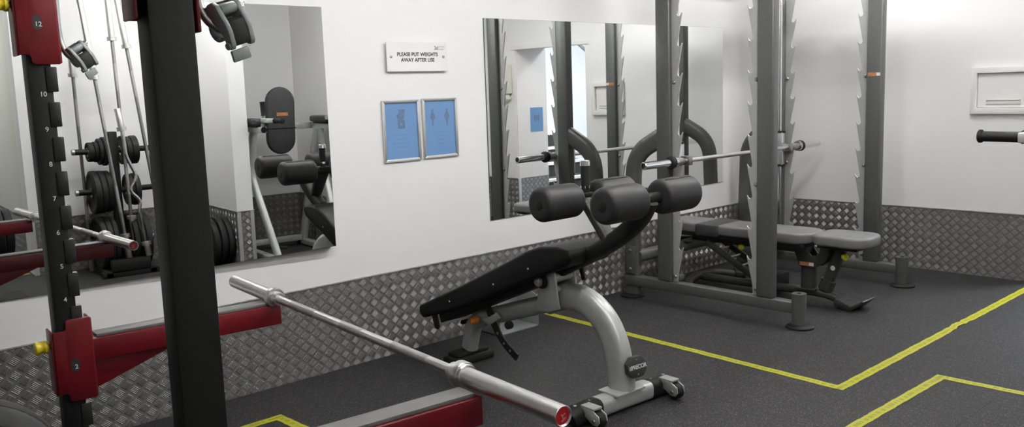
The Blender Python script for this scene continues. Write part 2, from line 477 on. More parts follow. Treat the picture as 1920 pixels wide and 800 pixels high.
def poster(label, x, z, fig, seed, loc=(0, 0, 0)):
    t = thing('poster_frame', label, 'poster', (x, 0, z), 0, 'pair of blue framed posters')
    W, H, p = .125, .169, .017
    for nm, pts in (('top', [(-W, H), (W, H), (W - p, H - p), (-W + p, H - p)]), ('bottom', [(-W, -H), (W, -H), (W - p, -H + p), (-W + p, -H + p)]),
                    ('left', [(-W, -H), (-W, H), (-W + p, H - p), (-W + p, -H + p)]), ('right', [(W, -H), (W, H), (W - p, H - p), (W - p, -H + p)])):
        MB().prism(pts, 'xz', -.014, 0, .003).build('frame_rail', M['alu'], t)
    MB().box(-W + p - .002, W - p + .002, -.006, 0, -H + p - .002, H - p + .002).build('poster_sheet', M['blue'], t, smooth=False)
    y0, y1 = -.0066, -.006
    if fig == 0:
        f = MB()
        f.prism([(-.020, .118), (.028, .118), (.024, .100), (-.012, .100)], 'xz', y0, y1)
        f.prism([(-.012, .100), (.020, .100), (.022, .075), (.004, .056), (-.024, .066), (-.030, .084)], 'xz', y0, y1)
        f.prism([(-.024, .062), (.022, .058), (.024, .012), (-.022, .012)], 'xz', y0, y1)
        f.build('pictogram', M['blue_ink'], t, smooth=False)
        f = MB(); f.box(-.007, .005, -.0070, -.0066, .030, .042).build('spot', M['blue'], t, smooth=False)
    else:
        for sx in (-.052, .052):
            f = MB()
            f.lathe((sx, y1, .100), (0, -1, 0), [(0, .008), (.0006, .008), (.0006, 0)], 16)
            f.prism([(sx - .005, .092), (sx + .005, .092), (sx + .020, .064), (sx + .006, .044), (sx + .003, .012), (sx - .003, .012), (sx - .006, .044), (sx - .020, .064)], 'xz', y0, y1)
            f.build('pictogram', M['blue_ink'], t, smooth=False)
        f = MB()
        f.prism([(-.024, .066), (-.014, .074), (-.014, .069), (.014, .069), (.014, .074), (.024, .066), (.014, .058), (.014, .063), (-.014, .063), (-.014, .058)], 'xz', y0, y1)
        f.build('arrow', mat('blue_arrow_ink', (.13, .25, .50), .4, noise=(40, .05)), t, smooth=False)
    rr = random.Random(seed)
    f = MB()
    for k, zz in enumerate((-.022, -.044, -.066, -.088)):
        half = rr.uniform(.03, .06)
        x = -half
        while x < half:
            l = rr.uniform(.008, .018); f.box(x, min(half, x + l), -.0063, -.006, zz - .0035, zz + .0035); x += l + .004
    f.build('small_print', mat('blue_print', (.12, .235, .48), .4, noise=(40, .05)), t, smooth=False)
    return t
poster('left one of two aluminium framed blue posters, with a single stacked pictogram', 2.856, 1.239, 0, 2)
poster('right one of two aluminium framed blue posters, with two small figures apart', 3.126, 1.242, 1, 5)

# hatch on the right wall
t = thing('access_hatch', 'white framed access hatch with pull lip on the right wall', 'hatch', (XR, -1.80, 1.325))
hw, hh = .205, .163
MB().ring([(-hw, -hh), (hw, -hh), (hw, hh), (-hw, hh)], [(-hw + .042, -hh + .042), (hw - .042, -hh + .042), (hw - .042, hh - .042), (-hw + .042, hh - .042)], 'yz', -.032, 0, .005).build('frame', M['hatch'], t)
d = MB().box(-.006, 0, -hw + .045, hw - .045, -hh + .045, hh - .045, .001).build('hatch_panel', M['hatch'], t, smooth=False)
h = MB(); h.box(-.014, -.006, -.115, .105, -.095, -.062, .003); h.box(-.022, -.006, -.115, .105, -.068, -.062, .002)
h.build('pull_lip', M['hatch'], d)

# dispenser and hook beyond the door, and the poster in the reveal
t = thing('paper_dispenser', 'beige wall dispenser beyond the doorway, seen in the mirror', 'dispenser', (XR, -3.27, 1.55))
MB().box(-.10, 0, -.08, .08, -.15, .17, .015).build('dispenser_case', M['beige'], t)
MB().prism([(-.08, -.15), (.05, -.15), (.07, -.21), (.01, -.24), (-.05, -.20)], 'yz', -.09, -.02, .006).build('dispenser_chute', M['beige'], t)
t = thing('coat_hook', 'small pale wall hook below the beige dispenser', 'hook', (XR, -3.32, 1.0))
MB().box(-.006, 0, -.07, .07, -.015, .015, .002).build('hook_plate', M['hatch'], t)
MB().tube(fillet([(-.005, .03, 0), (-.05, .03, -.005), (-.055, .03, .03)], .02), .006, 10).build('hook_arm', M['hatch'], t)
t = thing('reveal_poster', 'blue poster pasted on the door reveal, seen in the mirror', 'poster', (6.985, -3.138, 1.105))
MB().box(-.10, .10, 0, .0015, -.135, .135).build('poster_sheet', M['blue'], t, smooth=False)
f = MB()
for sx in (-.03, 0, .03): f.prism([(sx - .008, .05), (sx + .008, .05), (sx + .012, .01), (sx, -.03), (sx - .012, .01)], 'xz', .0015, .0022)
f.build('pictogram', M['blue_ink'], t, smooth=False)

# stairs, handrail and boxes seen through the doorway in the mirror
st = thing('staircase', 'black staircase with pale nosings beyond the doorway', 'stairs', (7.9, -3.3, 0))
for k in range(5):
    y0 = -.26 * k; zt = .172 * (k + 1)
    s_ = MB().box(-.62, .62, y0 - .30 if k < 4 else y0 - .64, y0, 0 if k == 0 else .172 * k - .02, zt).build('step', M['tread'], st, smooth=False)
    MB().box(-.62, .62, y0 - .05, y0 + .012, zt - .03, zt + .004, .003).build('nosing', M['nosing'], s_, smooth=False)
t = thing('handrail', 'grey sloping handrail on the white stairwell wall', 'handrail', (8.9, -3.9, 0))
MB().tube([(0, -1.0, 2.50), (0, .9, 1.15)], .022, 12).build('rail', M['strip'], t)
for yy in (-.7, .6): MB().tube(fillet([(0, yy, 2.5 - (yy + 1) * .7105), (.04, yy, 2.44 - (yy + 1) * .7105), (.04, yy, 0.0)], .02), .01, 8).build('bracket', M['strip'], t)
t = MB().box(-.16, .16, -.15, .15, 0, .24, .01).build('storage_box', M['tread'], loc=(7.78, -4.72, .86)); tag(t, 'black box on the stair landing, left in the mirror', 'box')
t = MB().box(-.22, .22, -.15, .15, 0, .22, .01).build('storage_box', M['hatch'], loc=(8.24, -4.72, .86)); tag(t, 'white box on the stair landing, right in the mirror', 'box')

# ------------------------------------------------------------------ floor tape
def tape(label, pts, w=.05, crease=None):
    b = bmesh.new(); uvl = b.loops.layers.uv.new('run')
    pts = [V((p[0], p[1], 0)) for p in pts]; n = len(pts)
    # subdivide the runs
    run = 0.
    def seg(a, c, a_in, a_out, run):
        d = (c - a).normalized(); nrm = V((-d.y, d.x, 0)); L = (c - a).length; k = max(1, int(L / .03))
        prev = None
        for i in range(k + 1):
            tt = i / k; q = a + d * (L * tt)
            j = .0012 * math.sin(37 * (run + L * tt)) + .0010 * math.sin(91 * (run + L * tt))
            z = .0016
            ww = w / 2
            if crease:
                dc = (q - V((crease[0], crease[1], 0))).length
                if dc < crease[2]:
                    e = 1 - dc / crease[2]; z += .007 * e; ww *= 1 - .30 * e; j += .008 * e * math.sin(dc * 60)
            e0 = a_in if i == 0 else (a_out if i == k else 0)
            l = b.verts.new(q + nrm * (ww + j) + d * (e0 if i in (0, k) else 0) + V((0, 0, z)))
            r = b.verts.new(q - nrm * (ww - j) - d * (e0 if i in (0, k) else 0) + V((0, 0, z * (1 if not crease else .6) + .0002)))
            if prev:
                f = b.faces.new((prev[1], r, l, prev[0]))
                u0, u1 = run + L * (i - 1) / k, run + L * i / k
                for lp in f.loops:
                    lp[uvl].uv = (u1 if lp.vert in (l, r) else u0, 1. if lp.vert in (l, prev[0]) else 0.)
            prev = (l, r)
        return run + L
    for a, c in zip(pts, pts[1:]):
        d = (c - a).normalized() * (w / 2)
        run = seg(a - d * .0, c, 0, 0, run)
    # square corner patches
    for a, p, c in zip(pts, pts[1:], pts[2:]):
        h = w / 2
        vs = [b.verts.new(p + V((sx * h, sy * h, .0022))) for sx, sy in ((-1, -1), (1, -1), (1, 1), (-1, 1))]
        f = b.faces.new(vs)
        for lp, uvv in zip(f.loops, ((0, 0), (.05, 0), (.05, 1), (0, 1))): lp[uvl].uv = uvv
    me = bpy.data.meshes.new('floor_tape'); b.to_mesh(me); b.free()
    me.materials.append(M['tape'])
    o = bpy.data.objects.new('floor_tape', me); C.objects.link(o)
    sm = o.modifiers.new('thickness', 'SOLIDIFY'); sm.thickness = .001; sm.offset = -1
    return tag(o, label, 'floor tape', 'yellow tape lines on the floor')
tape('yellow floor tape line from wall behind the bench to the corner and right wall', [(3.915, -.01), (3.81, -2.08), (6.66, -2.075)], crease=(5.24, -2.08, .22))
tape('yellow floor tape corner nearest the camera, at lower right', [(2.9, -2.335), (4.265, -2.36), (4.28, -3.10)])
tape('yellow floor tape corner beside the black rack post, lower left', [(1.15, -.41), (1.80, -.405), (1.84, -1.25)])
tape('yellow floor tape strip in the corridor, seen in the left mirror', [(.6, -4.18), (1.64, -4.2)])

# ------------------------------------------------------------------ power rack (red and black)
RZ = math.radians(-5.2)
RK = .965           # rack drawn in units of .965 m
RLOC = V((.7624, -1.0072, 0)); RLIFT = .0504
rack = thing('power_rack', 'black and red power rack with numbered uprights, in the left foreground', 'power rack', RLOC, RZ)
def rack_post(ly, side, name_parent, lx=0.0, nums=True, tabs=True):
    p = MB().box(lx, lx + (.068 if tabs and nums else .0875), ly, ly + .08, 0.0, 2.36, .004).build('upright', M['black'], name_parent)
    if not tabs: return p
    yy0, yy1 = (ly - .004, ly + .03) if side < 0 else (ly + .05, ly + .084)
    for k in range(-8, 11):
        zt, zb = 1.452 - .111 * k, 1.373 - .111 * k
        if zb < .15 or zt > 2.3: continue
        MB().box(lx + .050, lx + .0835, yy0, yy1, zb, zt, .003).build('slot_tab', M['black_tab'], p)
    if nums:
        for n in range(3, 17):
            if n in (12, 13, 14): continue
            z = 1.477 + (n - 10) * .111
            lettering('number', str(n), .021, M['white_print'], facing((lx + .038, ly - .0006, z), (1, 0, 0), (0, 0, 1)), p, bold=.0002)
    return p
pA = rack_post(0, -1, rack)
# nearer post: slots face inwards (+y), the outer face is plain
pB = rack_post(-1.36, 1, rack, lx=-.008, nums=False)
for lx, ly in ((-1.02, 0), (-1.02, -1.36)):
    rack_post(ly, -1, rack, lx=lx, nums=False, tabs=False)
for ly in (0, -1.36):
    MB().box(-1.06, .42, ly, ly + .08, -RLIFT / RK, .06, .005).build('base_rail', M['black'], rack)
    MB().box(-.945, 0, ly + .005, ly + .075, 2.26, 2.36, .005).build('top_rail', M['black'], rack)
for lx in (-1.02, 0):
    MB().box(lx + .002, lx + .076, -1.282, .002, 2.27, 2.35, .005).build('cross_rail', M['black'], rack)
MB().box(-1.018, -.944, -1.282, .002, .05, .13, .005).build('cross_rail', M['black'], rack)
MB().cyl((-.40, -1.50, .7825), (-.40, -1.34, .7825), .024).build('storage_peg', M['steel_dull'], rack)
MB().box(-.945, -.35, -1.35, -1.29, .75, .82, .004).build('storage_rail', M['black'], rack)

def stadium(cx, cz, w, h, n=10):
    r = w / 2; s = h / 2 - r
    return [(cx + r * math.cos(PI * i / n), cz + s + r * math.sin(PI * i / n)) for i in range(n + 1)] + \
           [(cx - r * math.cos(PI * i / n), cz - s - r * math.sin(PI * i / n)) for i in range(n + 1)]

def sleeve_outline(z0, z1, xl=-.018, xr=.098, low=.03, top=.03, topcut=True):
    pts = [(xl, z0 + low), (.008, z0 + low), (.014, z0 + low - .008), (.014, z0 + .008), (.022, z0), (xr - .004, z0), (xr, z0 + .004), (xr, z1 - .004), (xr - .004, z1)]
    if topcut: pts += [(.028, z1), (.022, z1 - .006), (.022, z1 - top), (.016, z1 - top - .006), (xl, z1 - top - .006)]
    else: pts += [(xl, z1)]
    return pts

def carriage(ly, inner, z0, z1, lx, cup, number=None):
    """red steel channel that wraps three sides of an upright; 'inner' faces -y when -1"""
    root = MB()
    y_plain = (ly - .009, ly - .001) if inner < 0 else (ly + .081, ly + .089)
    root.prism([(x + lx, z) for x, z in sleeve_outline(z0, z1)], 'xz', y_plain[0], y_plain[1], .002)
    o = root.build('cup_sleeve' if cup else 'arm_sleeve', M['red'], rack)
    # back flange and front flange of the channel
    ya, yb = (ly - .006, ly + .075) if inner < 0 else (ly + .005, ly + .086)
    MB().box(lx - .024, lx - .016, ya, yb, z0 + .028, z1 - .034, .003).build('flange', M['red'], o)
    MB().box(lx + .094, lx + .102, ya, yb, z0 + .004, z1 - .004, .003).build('flange', M['red'], o)
    yk = (y_plain[0] + y_plain[1]) / 2 + (.03 if inner < 0 else -.03)
    zk = z1 - .085 if not cup else z0 + .185
    kb = MB(); kb.lathe((lx - .024, yk, zk), (-1, 0, 0), [(0, .010), (.006, .010), (.006, .021), (.016, .022), (.022, .018), (.030, .018), (.036, .022), (.042, .022), (.045, .019), (.045, 0)], 20)
    kb.build('pull_knob', M['yellow'], o)
    if inner < 0:
        zc = z0 + (.13 if cup else .122)
        MB().prism(stadium(lx + .040, zc, .026, .046), 'xz', y_plain[0] - .0006, y_plain[0] + .001).build('number_window', M['ink'], o, smooth=False)
        lettering('number', number, .021, M['white_print'], facing((lx + .043, y_plain[0] - .0010, zc - .006), (1, 0, 0), (0, 0, 1)), o, bold=.0002)
    return o

def j_hook(ly, lx, o):
    path = catmull([(lx + .108, ly, 1.93), (lx + .108, ly, 1.80), (lx + .107, ly, 1.70), (lx + .110, ly, 1.645), (lx + .122, ly - .004, 1.608), (lx + .145, ly - .008, 1.587), (lx + .172, ly - .012, 1.582), (lx + .190, ly - .014, 1.588)], 6)
    MB().tube(path, .0095, 14).build('bar_hook', M['steel_dull'], o)
    MB().box(lx + .100, lx + .122, ly - .02, ly + .02, 1.84, 1.93, .003).build('hook_mount', M['red'], o)

cA = carriage(0, -1, 1.57, 1.93, 0, True, '12'); j_hook(.035, 0, cA)
cB = carriage(-1.36, 1, 1.57, 1.93, -.008, True); j_hook(-1.30, -.002, cB)
sA = carriage(0, -1, .468, .745, .006, False, '2')
sB = carriage(-1.36, 1, .468, .745, -.002, False)
def spotter(ly, lx0, lx1, parent):
    a = MB().box(lx0, lx1, ly, ly + .086, .586, .662, .003).build('spotter_arm', M['red'], parent)
    MB().box(lx0 + .02, lx1 - .018, ly + .010, ly + .078, .662, .6735, .002).build('wear_strip', M['strip'], a)
    MB().prism([(lx0, .588), (lx0 + .30, .588), (lx0 + .02, .49), (lx0, .487)], 'xz', ly + .022, ly + .066, .002).build('gusset', M['red'], a)
    return a
spotter(.012, .104, .775, sA)
spotter(-1.345, .096, .742, sB)

done = set()
for o in rack.children_recursive:
    if o.type == 'MESH' and o.data.name not in done:
        done.add(o.data.name); o.data.transform(Matrix.Translation((0, 0, RLIFT)) @ Matrix.Scale(RK, 4))

# plate on the rack's outer storage peg
def bumper(name, label, loc, axis, r, w, bore=.026, mat_=None, group=None, tilt=None, detail=True):
    t = thing(name, label, 'weight plate', loc, 0, group)
    prof = [(-w * .5, bore), (-w * .5, r * .28), (-w * .36, r * .31), (-w * .30, r * .36), (-w * .30, r * .74), (-w * .38, r * .79), (-w * .5, r * .83), (-w * .5, r * .95), (-w * .42, r * .99),
            (-w * .3, r), (w * .3, r), (w * .42, r * .99), (w * .5, r * .95), (w * .5, r * .83), (w * .38, r * .79), (w * .30, r * .74), (w * .30, r * .36), (w * .36, r * .31), (w * .5, r * .28), (w * .5, bore), (-w * .5, bore)]
    MB().lathe((0, 0, 0), axis, prof, 48).build('plate_body', mat_ or M['rubber'], t)
    if detail:
        MB().lathe((0, 0, 0), axis, [(-w * .505, bore - .0015), (-w * .505, bore + .012), (w * .505, bore + .012), (w * .505, bore - .0015), (-w * .505, bore - .0015)], 32).build('hub_ring', M['steel_dull'], t)
    return t

# ------------------------------------------------------------------ spring-jaw collars hanging on the hooks
def jaw_collar(label, loc, rz, roll, scale=1.0, flip=False):
    t = thing('barbell_collar', label, 'barbell collar', loc, 0, 'clamp collars hung on the rack hooks')
    R = Matrix.Rotation(rz, 4, 'Z') @ Matrix.Rotation(roll, 4, 'Y') @ Matrix.Scale(scale, 4)
    # local: x across the two cheeks, y depth (towards -y), z up
    cheek = [(-.020, .056), (-.004, .064), (.012, .058), (.010, .040), (-.004, .026), (-.022, .008), (-.034, -.014), (-.036, -.042), (-.030, -.064), (-.016, -.066), (-.012, -.044), (-.010, -.020), (.006, .000), (.026, .012), (.030, .030), (.018, .052), (.004, .070), (-.012, .072), (-.026, .064)]
    outer = [(.010, .066), (-.006, .070), (-.022, .060), (-.030, .036), (-.040, .014), (-.046, -.012), (-.044, -.050), (-.036, -.062), (-.020, -.060), (-.018, -.030), (-.008, -.008), (.004, .010), (.020, .020), (.032, .034), (.028, .056)]
    for sx in (-.042, .026):
        MB().prism(outer, 'yz', sx, sx + .016, .003, R).build('cheek', M['clamp'], t)
    # band that closes round the bar (behind), and its black liner between the cheeks
    arc = [(.022 + .030 * math.cos(math.radians(a)), -.006 + .034 * math.sin(math.radians(a))) for a in range(-130, 131, 20)]
    inn = [(.022 + .022 * math.cos(math.radians(a)), -.006 + .026 * math.sin(math.radians(a))) for a in range(130, -131, -20)]
    MB().prism(arc + inn, 'yz', -.030, .030, .002, R).build('clamp_band', M['clamp'], t)
    MB().prism([(-.040, .012), (-.030, .022), (-.008, .000), (-.014, -.034), (-.018, -.056), (-.040, -.054), (-.044, -.030)], 'yz', -.026, .026, .003, R).build('rubber_pad', M['rubber'], t)
    MB().cyl((-.026, -.012, .046), (.026, -.012, .046), .016, 20, .002, R).build('pivot_barrel', M['clamp'], t)
    MB().box(-.024, .024, .002, .016, .048, .066, .003, R).build('rubber_pad', M['rubber'], t)
    b = MB(); b.cyl((.042, -.012, .046), (.054, -.012, .046), .013, 6, .001, R); b.cyl((.054, -.012, .046), (.060, -.012, .046), .008, 16, 0, R)
    b.build('pivot_bolt', M['chrome'], t)
    MB().box(-.050, .010, -.046, -.036, -.094, -.062, .003, R).build('lever_tab', M['clamp'], t)
    MB().cyl((-.048, -.030, -.050), (-.036, -.030, -.050), .010, 16, .001, R).build('lever_rivet', M['clamp'], t)
    return t
def rl(x, y, z):
    c, s = math.cos(RZ), math.sin(RZ)
    return (RLOC.x + RK * (x * c - y * s), RLOC.y + RK * (x * s + y * c), z * RK + RLIFT)
jaw_collar('grey clamp collar hanging on the hook of the numbered upright', rl(.164, .030, 1.594), math.radians(14), math.radians(-30), .66)
jaw_collar('grey clamp collar hanging on the hook of the nearest black upright', rl(.164, -1.312, 1.592), math.radians(12), math.radians(-16), .72)

# ------------------------------------------------------------------ barbell on the spotter arms
A0, A1 = V((1.3481, -2.6535, .7148)), V((1.5305, -.6482, .7148))
ax = (A1 - A0).normalized(); L = (A1 - A0).length
bar = thing('barbell', 'empty steel barbell with red end caps resting on the red spotter arms', 'barbell', A0)
def on(t): return ax * t
S = .405
MB().cyl(on(S - .02), on(L - S + .02), .0142, 28).build('shaft', M['steel'], bar)
for a, b_ in ((S + .155, S + .345), (L - S - .345, L - S - .155), (L / 2 - .07, L / 2 + .07)):
    MB().cyl(on(a), on(b_), .0147, 28).build('knurled_grip', M['knurl'], bar)
for end in (0, 1):
    P = (lambda t: on(t)) if end == 0 else (lambda t: on(L - t))
    d = ax if end == 0 else -ax
    sl = MB().lathe(P(0), d, [(.004, .0205), (0, .0235), (.001, .0250), (S - .03, .0250), (S - .03, .0300), (S - .022, .0325), (S - .022, .0345), (S - .016, .0365), (S + .006, .0365), (S + .010, .0345), (S + .010, .0250), (S + .036, .0250), (S + .040, .0230), (S + .040, .0142)], 40).build('sleeve', M['steel'], bar)
    MB().lathe(P(.004), d, [(0, 0), (0, .0205), (.01, .0205), (.01, 0)], 32).build('end_cap', M['red_cap'], sl)
    # raised emblem on the cap
    c = P(.0035); u = V((0, 0, 1)); rgt = u.cross(d if end == 0 else d)
    e = MB(); Mx = facing(c, -rgt if end == 0 else -rgt, u)
    e.box(-.010, .006, -.0105, -.0065, -.0008, .0012, 0, Mx @ Matrix.Rotation(.5, 4, 'Z')); e.box(-.002, .009, -.001, .003, -.0008, .0012, 0, Mx @ Matrix.Rotation(.5, 4, 'Z')); e.box(-.004, .000, -.0065, .006, -.0008, .0012, 0, Mx @ Matrix.Rotation(.5, 4, 'Z'))
    e.build('cap_emblem', mat('pale_red_print', (.62, .16, .16), .4, noise=(60, .1)), sl, smooth=False)

near_plate = bumper('weight_plate', 'black rubber plate on the rack storage peg, at the lower left corner', rl(-.40, -1.405, .780), (math.sin(-RZ), math.cos(RZ), 0), .165, .055)

MB().lathe((0, 0, 0), (-math.sin(-RZ), -math.cos(RZ), 0), [(.0265, .130), (.0290, .132), (.0290, .155), (.0250, .162), (.0200, .162), (.0200, .130), (.0265, .130)], 64).build('worn_rim', mat('worn_grey_rubber', (.10, .098, .102), .45, noise=(9, .5)), near_plate)

# ------------------------------------------------------------------ decline bench
BX = 2.93
db = thing('decline_bench', 'black decline sit-up bench with silver arched frame and roller pads', 'exercise bench', (BX, -.95, 0))
def by(*pts): return [(p[0] + .95, p[1]) for p in pts]          # world y,z -> bench local y,z
def b3(*pts): return [(p[0], p[1] + .95, p[2]) for p in pts]    # dx, world y, z
# padded board
prof = by((-.175, .295), (-.55, .462), (-.93, .640), (-1.03, .690), (-1.12, .722), (-1.23, .733), (-1.315, .722), (-1.328, .695), (-1.30, .650), (-1.10, .575), (-.60, .362), (-.205, .228), (-.175, .250))
MB().prism(prof, 'yz', -.145, .145, .022, seg=3).build('padded_board', M['vinyl'], db)
ch = MB(); ch.prism(by((-.27, .262), (-1.04, .560), (-1.04, .535), (-.95, .480), (-.29, .205)), 'yz', -.085, .085, .004)
ch = ch.build('board_channel', M['black'], db)
MB().prism(by((-.27, .25), (-.31, .265), (-.325, .20), (-.315, .182), (-.292, .184), (-.285, .205)), 'yz', -.13, -.118, .002).build('board_hook', M['black'], ch)
for yy, zz in ((-.45, .36), (-.80, .50), (-1.05, .61)):
    MB().lathe((-.146, yy + .95, zz), (-1, 0, 0), [(0, .006), (.003, .004), (.003, 0)], 12).build('rivet', M['steel_dull'], ch)
# main silver tube: rear foot, long rise, arch and front leg
path = fillet(b3((0, -.425, .075), (0, -.47, .235), (0, -1.10, .437)), .16, 10)
MB().tube(path, .038, 20, ry=.045, up=(0, 1, 0), power=2.6).build('rear_tube', M['silver'], db)
path = catmull(b3((0, -1.04, .425), (0, -1.14, .462), (0, -1.235, .472), (0, -1.325, .445), (0, -1.40, .385), (0, -1.448, .305), (0, -1.474, .215), (0, -1.484, .13), (0, -1.486, .085)), 7)
MB().tube(path, .044, 24, ry=.062, up=(0, 0, 1), power=3.2).build('arched_leg', M['silver'], db)
# rear foot
rf = MB(); rf.box(-.135, .135, -.475 + .95, -.355 + .95, 0, .045, .012); rf.box(-.11, .11, -.46 + .95, -.37 + .95, .04, .068, .01)
rf.build('rear_foot', M['rubber'], db)
MB().cyl((-.03, -.40 + .95, .215), (.02, -.40 + .95, .215), .012, 16, .002).build('bumper_stop', M['rubber'], db)
# pivot bracket
for sx, nm in ((-.072, 'pivot_plate'), (.060, 'pivot_plate')):
    MB().prism(by((-1.025, .39), (-1.035, .50), (-1.05, .56), (-1.085, .595), (-1.135, .605), (-1.150, .59), (-1.165, .48), (-1.175, .42), (-1.10, .395)), 'yz', sx, sx + .012, .004).build(nm, M['silver'], db)
MB().cyl((-.06, -1.125 + .95, .560), (.06, -1.125 + .95, .560), .024, 20).build('pivot_barrel', M['silver'], db)
MB().cyl((-.06, -1.145 + .95, .508), (.06, -1.145 + .95, .508), .014, 20).build('pivot_barrel', M['silver'], db)
MB().prism(by((-1.06, .575), (-1.12, .625), (-1.185, .62), (-1.205, .54), (-1.185, .535), (-1.165, .60), (-1.12, .605)), 'yz', .075, .087, .003).build('pivot_guard', M['black'], db)
pb = MB(); pb.lathe((-.072, -1.055 + .95, .540), (-1, 0, 0), [(0, .024), (.008, .028), (.010, .028), (.014, .022), (.022, .022), (.024, .019), (.024, .010), (.018, .008), (.018, 0)], 28)
pb.build('pivot_bolt', M['alu'], db)
MB().cyl((-.072, -1.072 + .95, .540), (-.084, -1.072 + .95, .540), .034, 24, .002).build('pivot_washer', M['rubber'], db)
# adjustment sector with holes
sec = catmull(b3((-.052, -.63, .42), (-.052, -.655, .33), (-.052, -.70, .245), (-.052, -.765, .175), (-.052, -.855, .118)), 6)
sc = MB().tube(sec, .006, 12, ry=.021, up=(0, 1, 0), power=6).build('adjustment_arc', M['black'], db)
for k in (10, 14, 18, 21):
    p = sec[min(k, len(sec) - 1)]
    MB().lathe((p.x - .0055, p.y, p.z), (-1, 0, 0), [(0, .007), (.002, .006), (.002, 0)], 14).build('arc_hole_bush', M['steel_dull'], sc)
MB().prism(by((-.60, .275), (-.67, .30), (-.72, .33), (-.74, .30), (-.66, .25)), 'yz', -.062, -.044, .003).build('arc_guide', M['silver'], db)
MB().cyl((-.065, -.80 + .95, .275), (-.035, -.80 + .95, .275), .02, 16, .003).build('guide_roller', M['rubber'], db)
k = MB(); k.lathe((-.012, -.56 + .95, .262), (-.9, .42, -.1), [(.02, .010), (.03, .010), (.03, .020), (.048, .022), (.062, .020), (.07, .016), (.07, 0)], 16)
k.build('adjustment_knob', M['orange'], db)
# leg-hold arm, both axles, handle
path = catmull(b3((0, -1.02, .545), (0, -1.18, .625), (0, -1.35, .705), (0, -1.49, .785), (0, -1.60, .875), (0, -1.655, .960)), 8)
MB().tube(path, .036, 20, ry=.040, up=(0, 0, 1), power=3).build('leg_arm', M['black'], db)
MB().tube(b3((0, -1.435, .755), (0, -1.295, .950)), [.034, .048], 16, ry=.022, up=(0, 1, 0), power=4).build('arm_branch', M['paint_dark'], db)
for y, z in ((-1.65, .965), (-1.29, .945)):
    a = MB().cyl((-.30, y + .95, z), (.30, y + .95, z), .024, 20, .003).build('roller_axle', M['black'], db)
    for s_ in (-1, 1):
        x0, x1 = s_ * .068, s_ * .298
        r, e = .077, .024
        Lr = abs(x1 - x0)
        pr_ = [(0, .025), (0, r - e * 1.3)] + [(e * (1 - math.cos(q)), r - e + e * math.sin(q)) for q in [PI * .5 * i / 5 for i in range(1, 6)]]
        pr_ += [(Lr - e * (1 - math.cos(q)), r - e + e * math.sin(q)) for q in [PI * .5 * i / 5 for i in range(5, -1, -1)]] + [(Lr, r - e * 1.6), (Lr + .0005, .030), (Lr + .0005, 0)]
        ro = MB().lathe((x0, y + .95, z), (s_, 0, 0), pr_, 44).build('roller_pad', M['foam'], db)
        # stitched seam along the roller
        sa = 1.25 if s_ < 0 else 1.9
        sy, sz = math.cos(sa) * (r + .0004), math.sin(sa) * (r + .0004)
        MB().tube([(x0 + s_ * .02, y + .95 + sy, z + sz), (x1 - s_ * .03, y + .95 + sy, z + sz)], .0018, 6).build('roller_seam', M['black'], ro)
MB().box(-.035, .035, -1.325 + .95, -1.255 + .95, .955, .972, .004).build('handle_base', M['black'], db)
h = MB().lathe((0, -1.292 + .95, .972), (0, 0, 1), [(0, .0), (0, .021), (.124, .021), (.126, .0185), (.126, 0)], 24).build('handle_grip', M['rubber'], db)
MB().lathe((0, -1.292 + .95, .990), (0, 0, 1), [(0, .0205), (0, .0235), (.012, .0235), (.012, .0205)], 24).build('grip_ring', M['chrome'], h)
MB().lathe((0, -1.292 + .95, 1.092), (0, 0, 1), [(0, .0205), (0, .0232), (.020, .0232), (.024, .020), (.024, 0)], 24).build('grip_cap', M['chrome'], h)
# front base with wheels, slightly askew
FB = Matrix.Translation((.0, -1.486 + .95, 0)) @ Matrix.Rotation(math.radians(-3), 4, 'Z')
MB().tube([FB @ V((-.175, 0, .047)), FB @ V((.175, 0, .047))], .046, 20, ry=.042, up=(0, 0, 1), power=3.4).build('base_tube', M['silver'], db)
MB().box(-.092, .092, -.062, .062, .084, .096, .005, FB).build('base_plate', M['silver'], db)
for s_ in (-1, 1):
    cp = MB().tube([FB @ V((s_ * .165, 0, .047)), FB @ V((s_ * .31, 0, .043)), FB @ V((s_ * .33, 0, .036))], [.0475, .0475, .040], 20, ry=[.0435, .040, .030], up=(0, 0, 1), power=3.2).build('end_cap', M['rubber'], db)
    for dx in (.20, .29):
        MB().lathe(FB @ V((s_ * dx, .005, .0855)), (0, 0, 1), [(0, .009), (.003, .007), (.003, 0)], 12).build('cap_screw', M['steel_dull'], cp)
    br = MB()
    o_ = s_ * .255
    for dx in (-.026, .020):
        br.prism([(-.02, .094), (-.085, .088), (-.128, .066), (-.132, .040), (-.118, .022), (-.095, .020), (-.05, .045), (-.02, .06)], 'yz', o_ + dx, o_ + dx + .006, .002, FB)
    br.box(o_ - .026, o_ + .026, -.10, -.02, .085, .094, .002, FB)
    wb = br.build('wheel_bracket', M['silver'], db)
    wh = MB().lathe(FB @ V((o_ - .018, -.100, .040)), FB.to_3x3() @ V((1, 0, 0)), [(0, .0), (0, .012), (.004, .026), (0, .030), (.003, .036), (.033, .036), (.036, .030), (.032, .026), (.036, .012), (.036, 0)], 28).build('wheel', M['rubber'], wb)
    MB().cyl(FB @ V((o_ - .032, -.100, .040)), FB @ V((o_ + .032, -.100, .040)), .009, 12, .001).build('wheel_bolt', M['steel_dull'], wb)
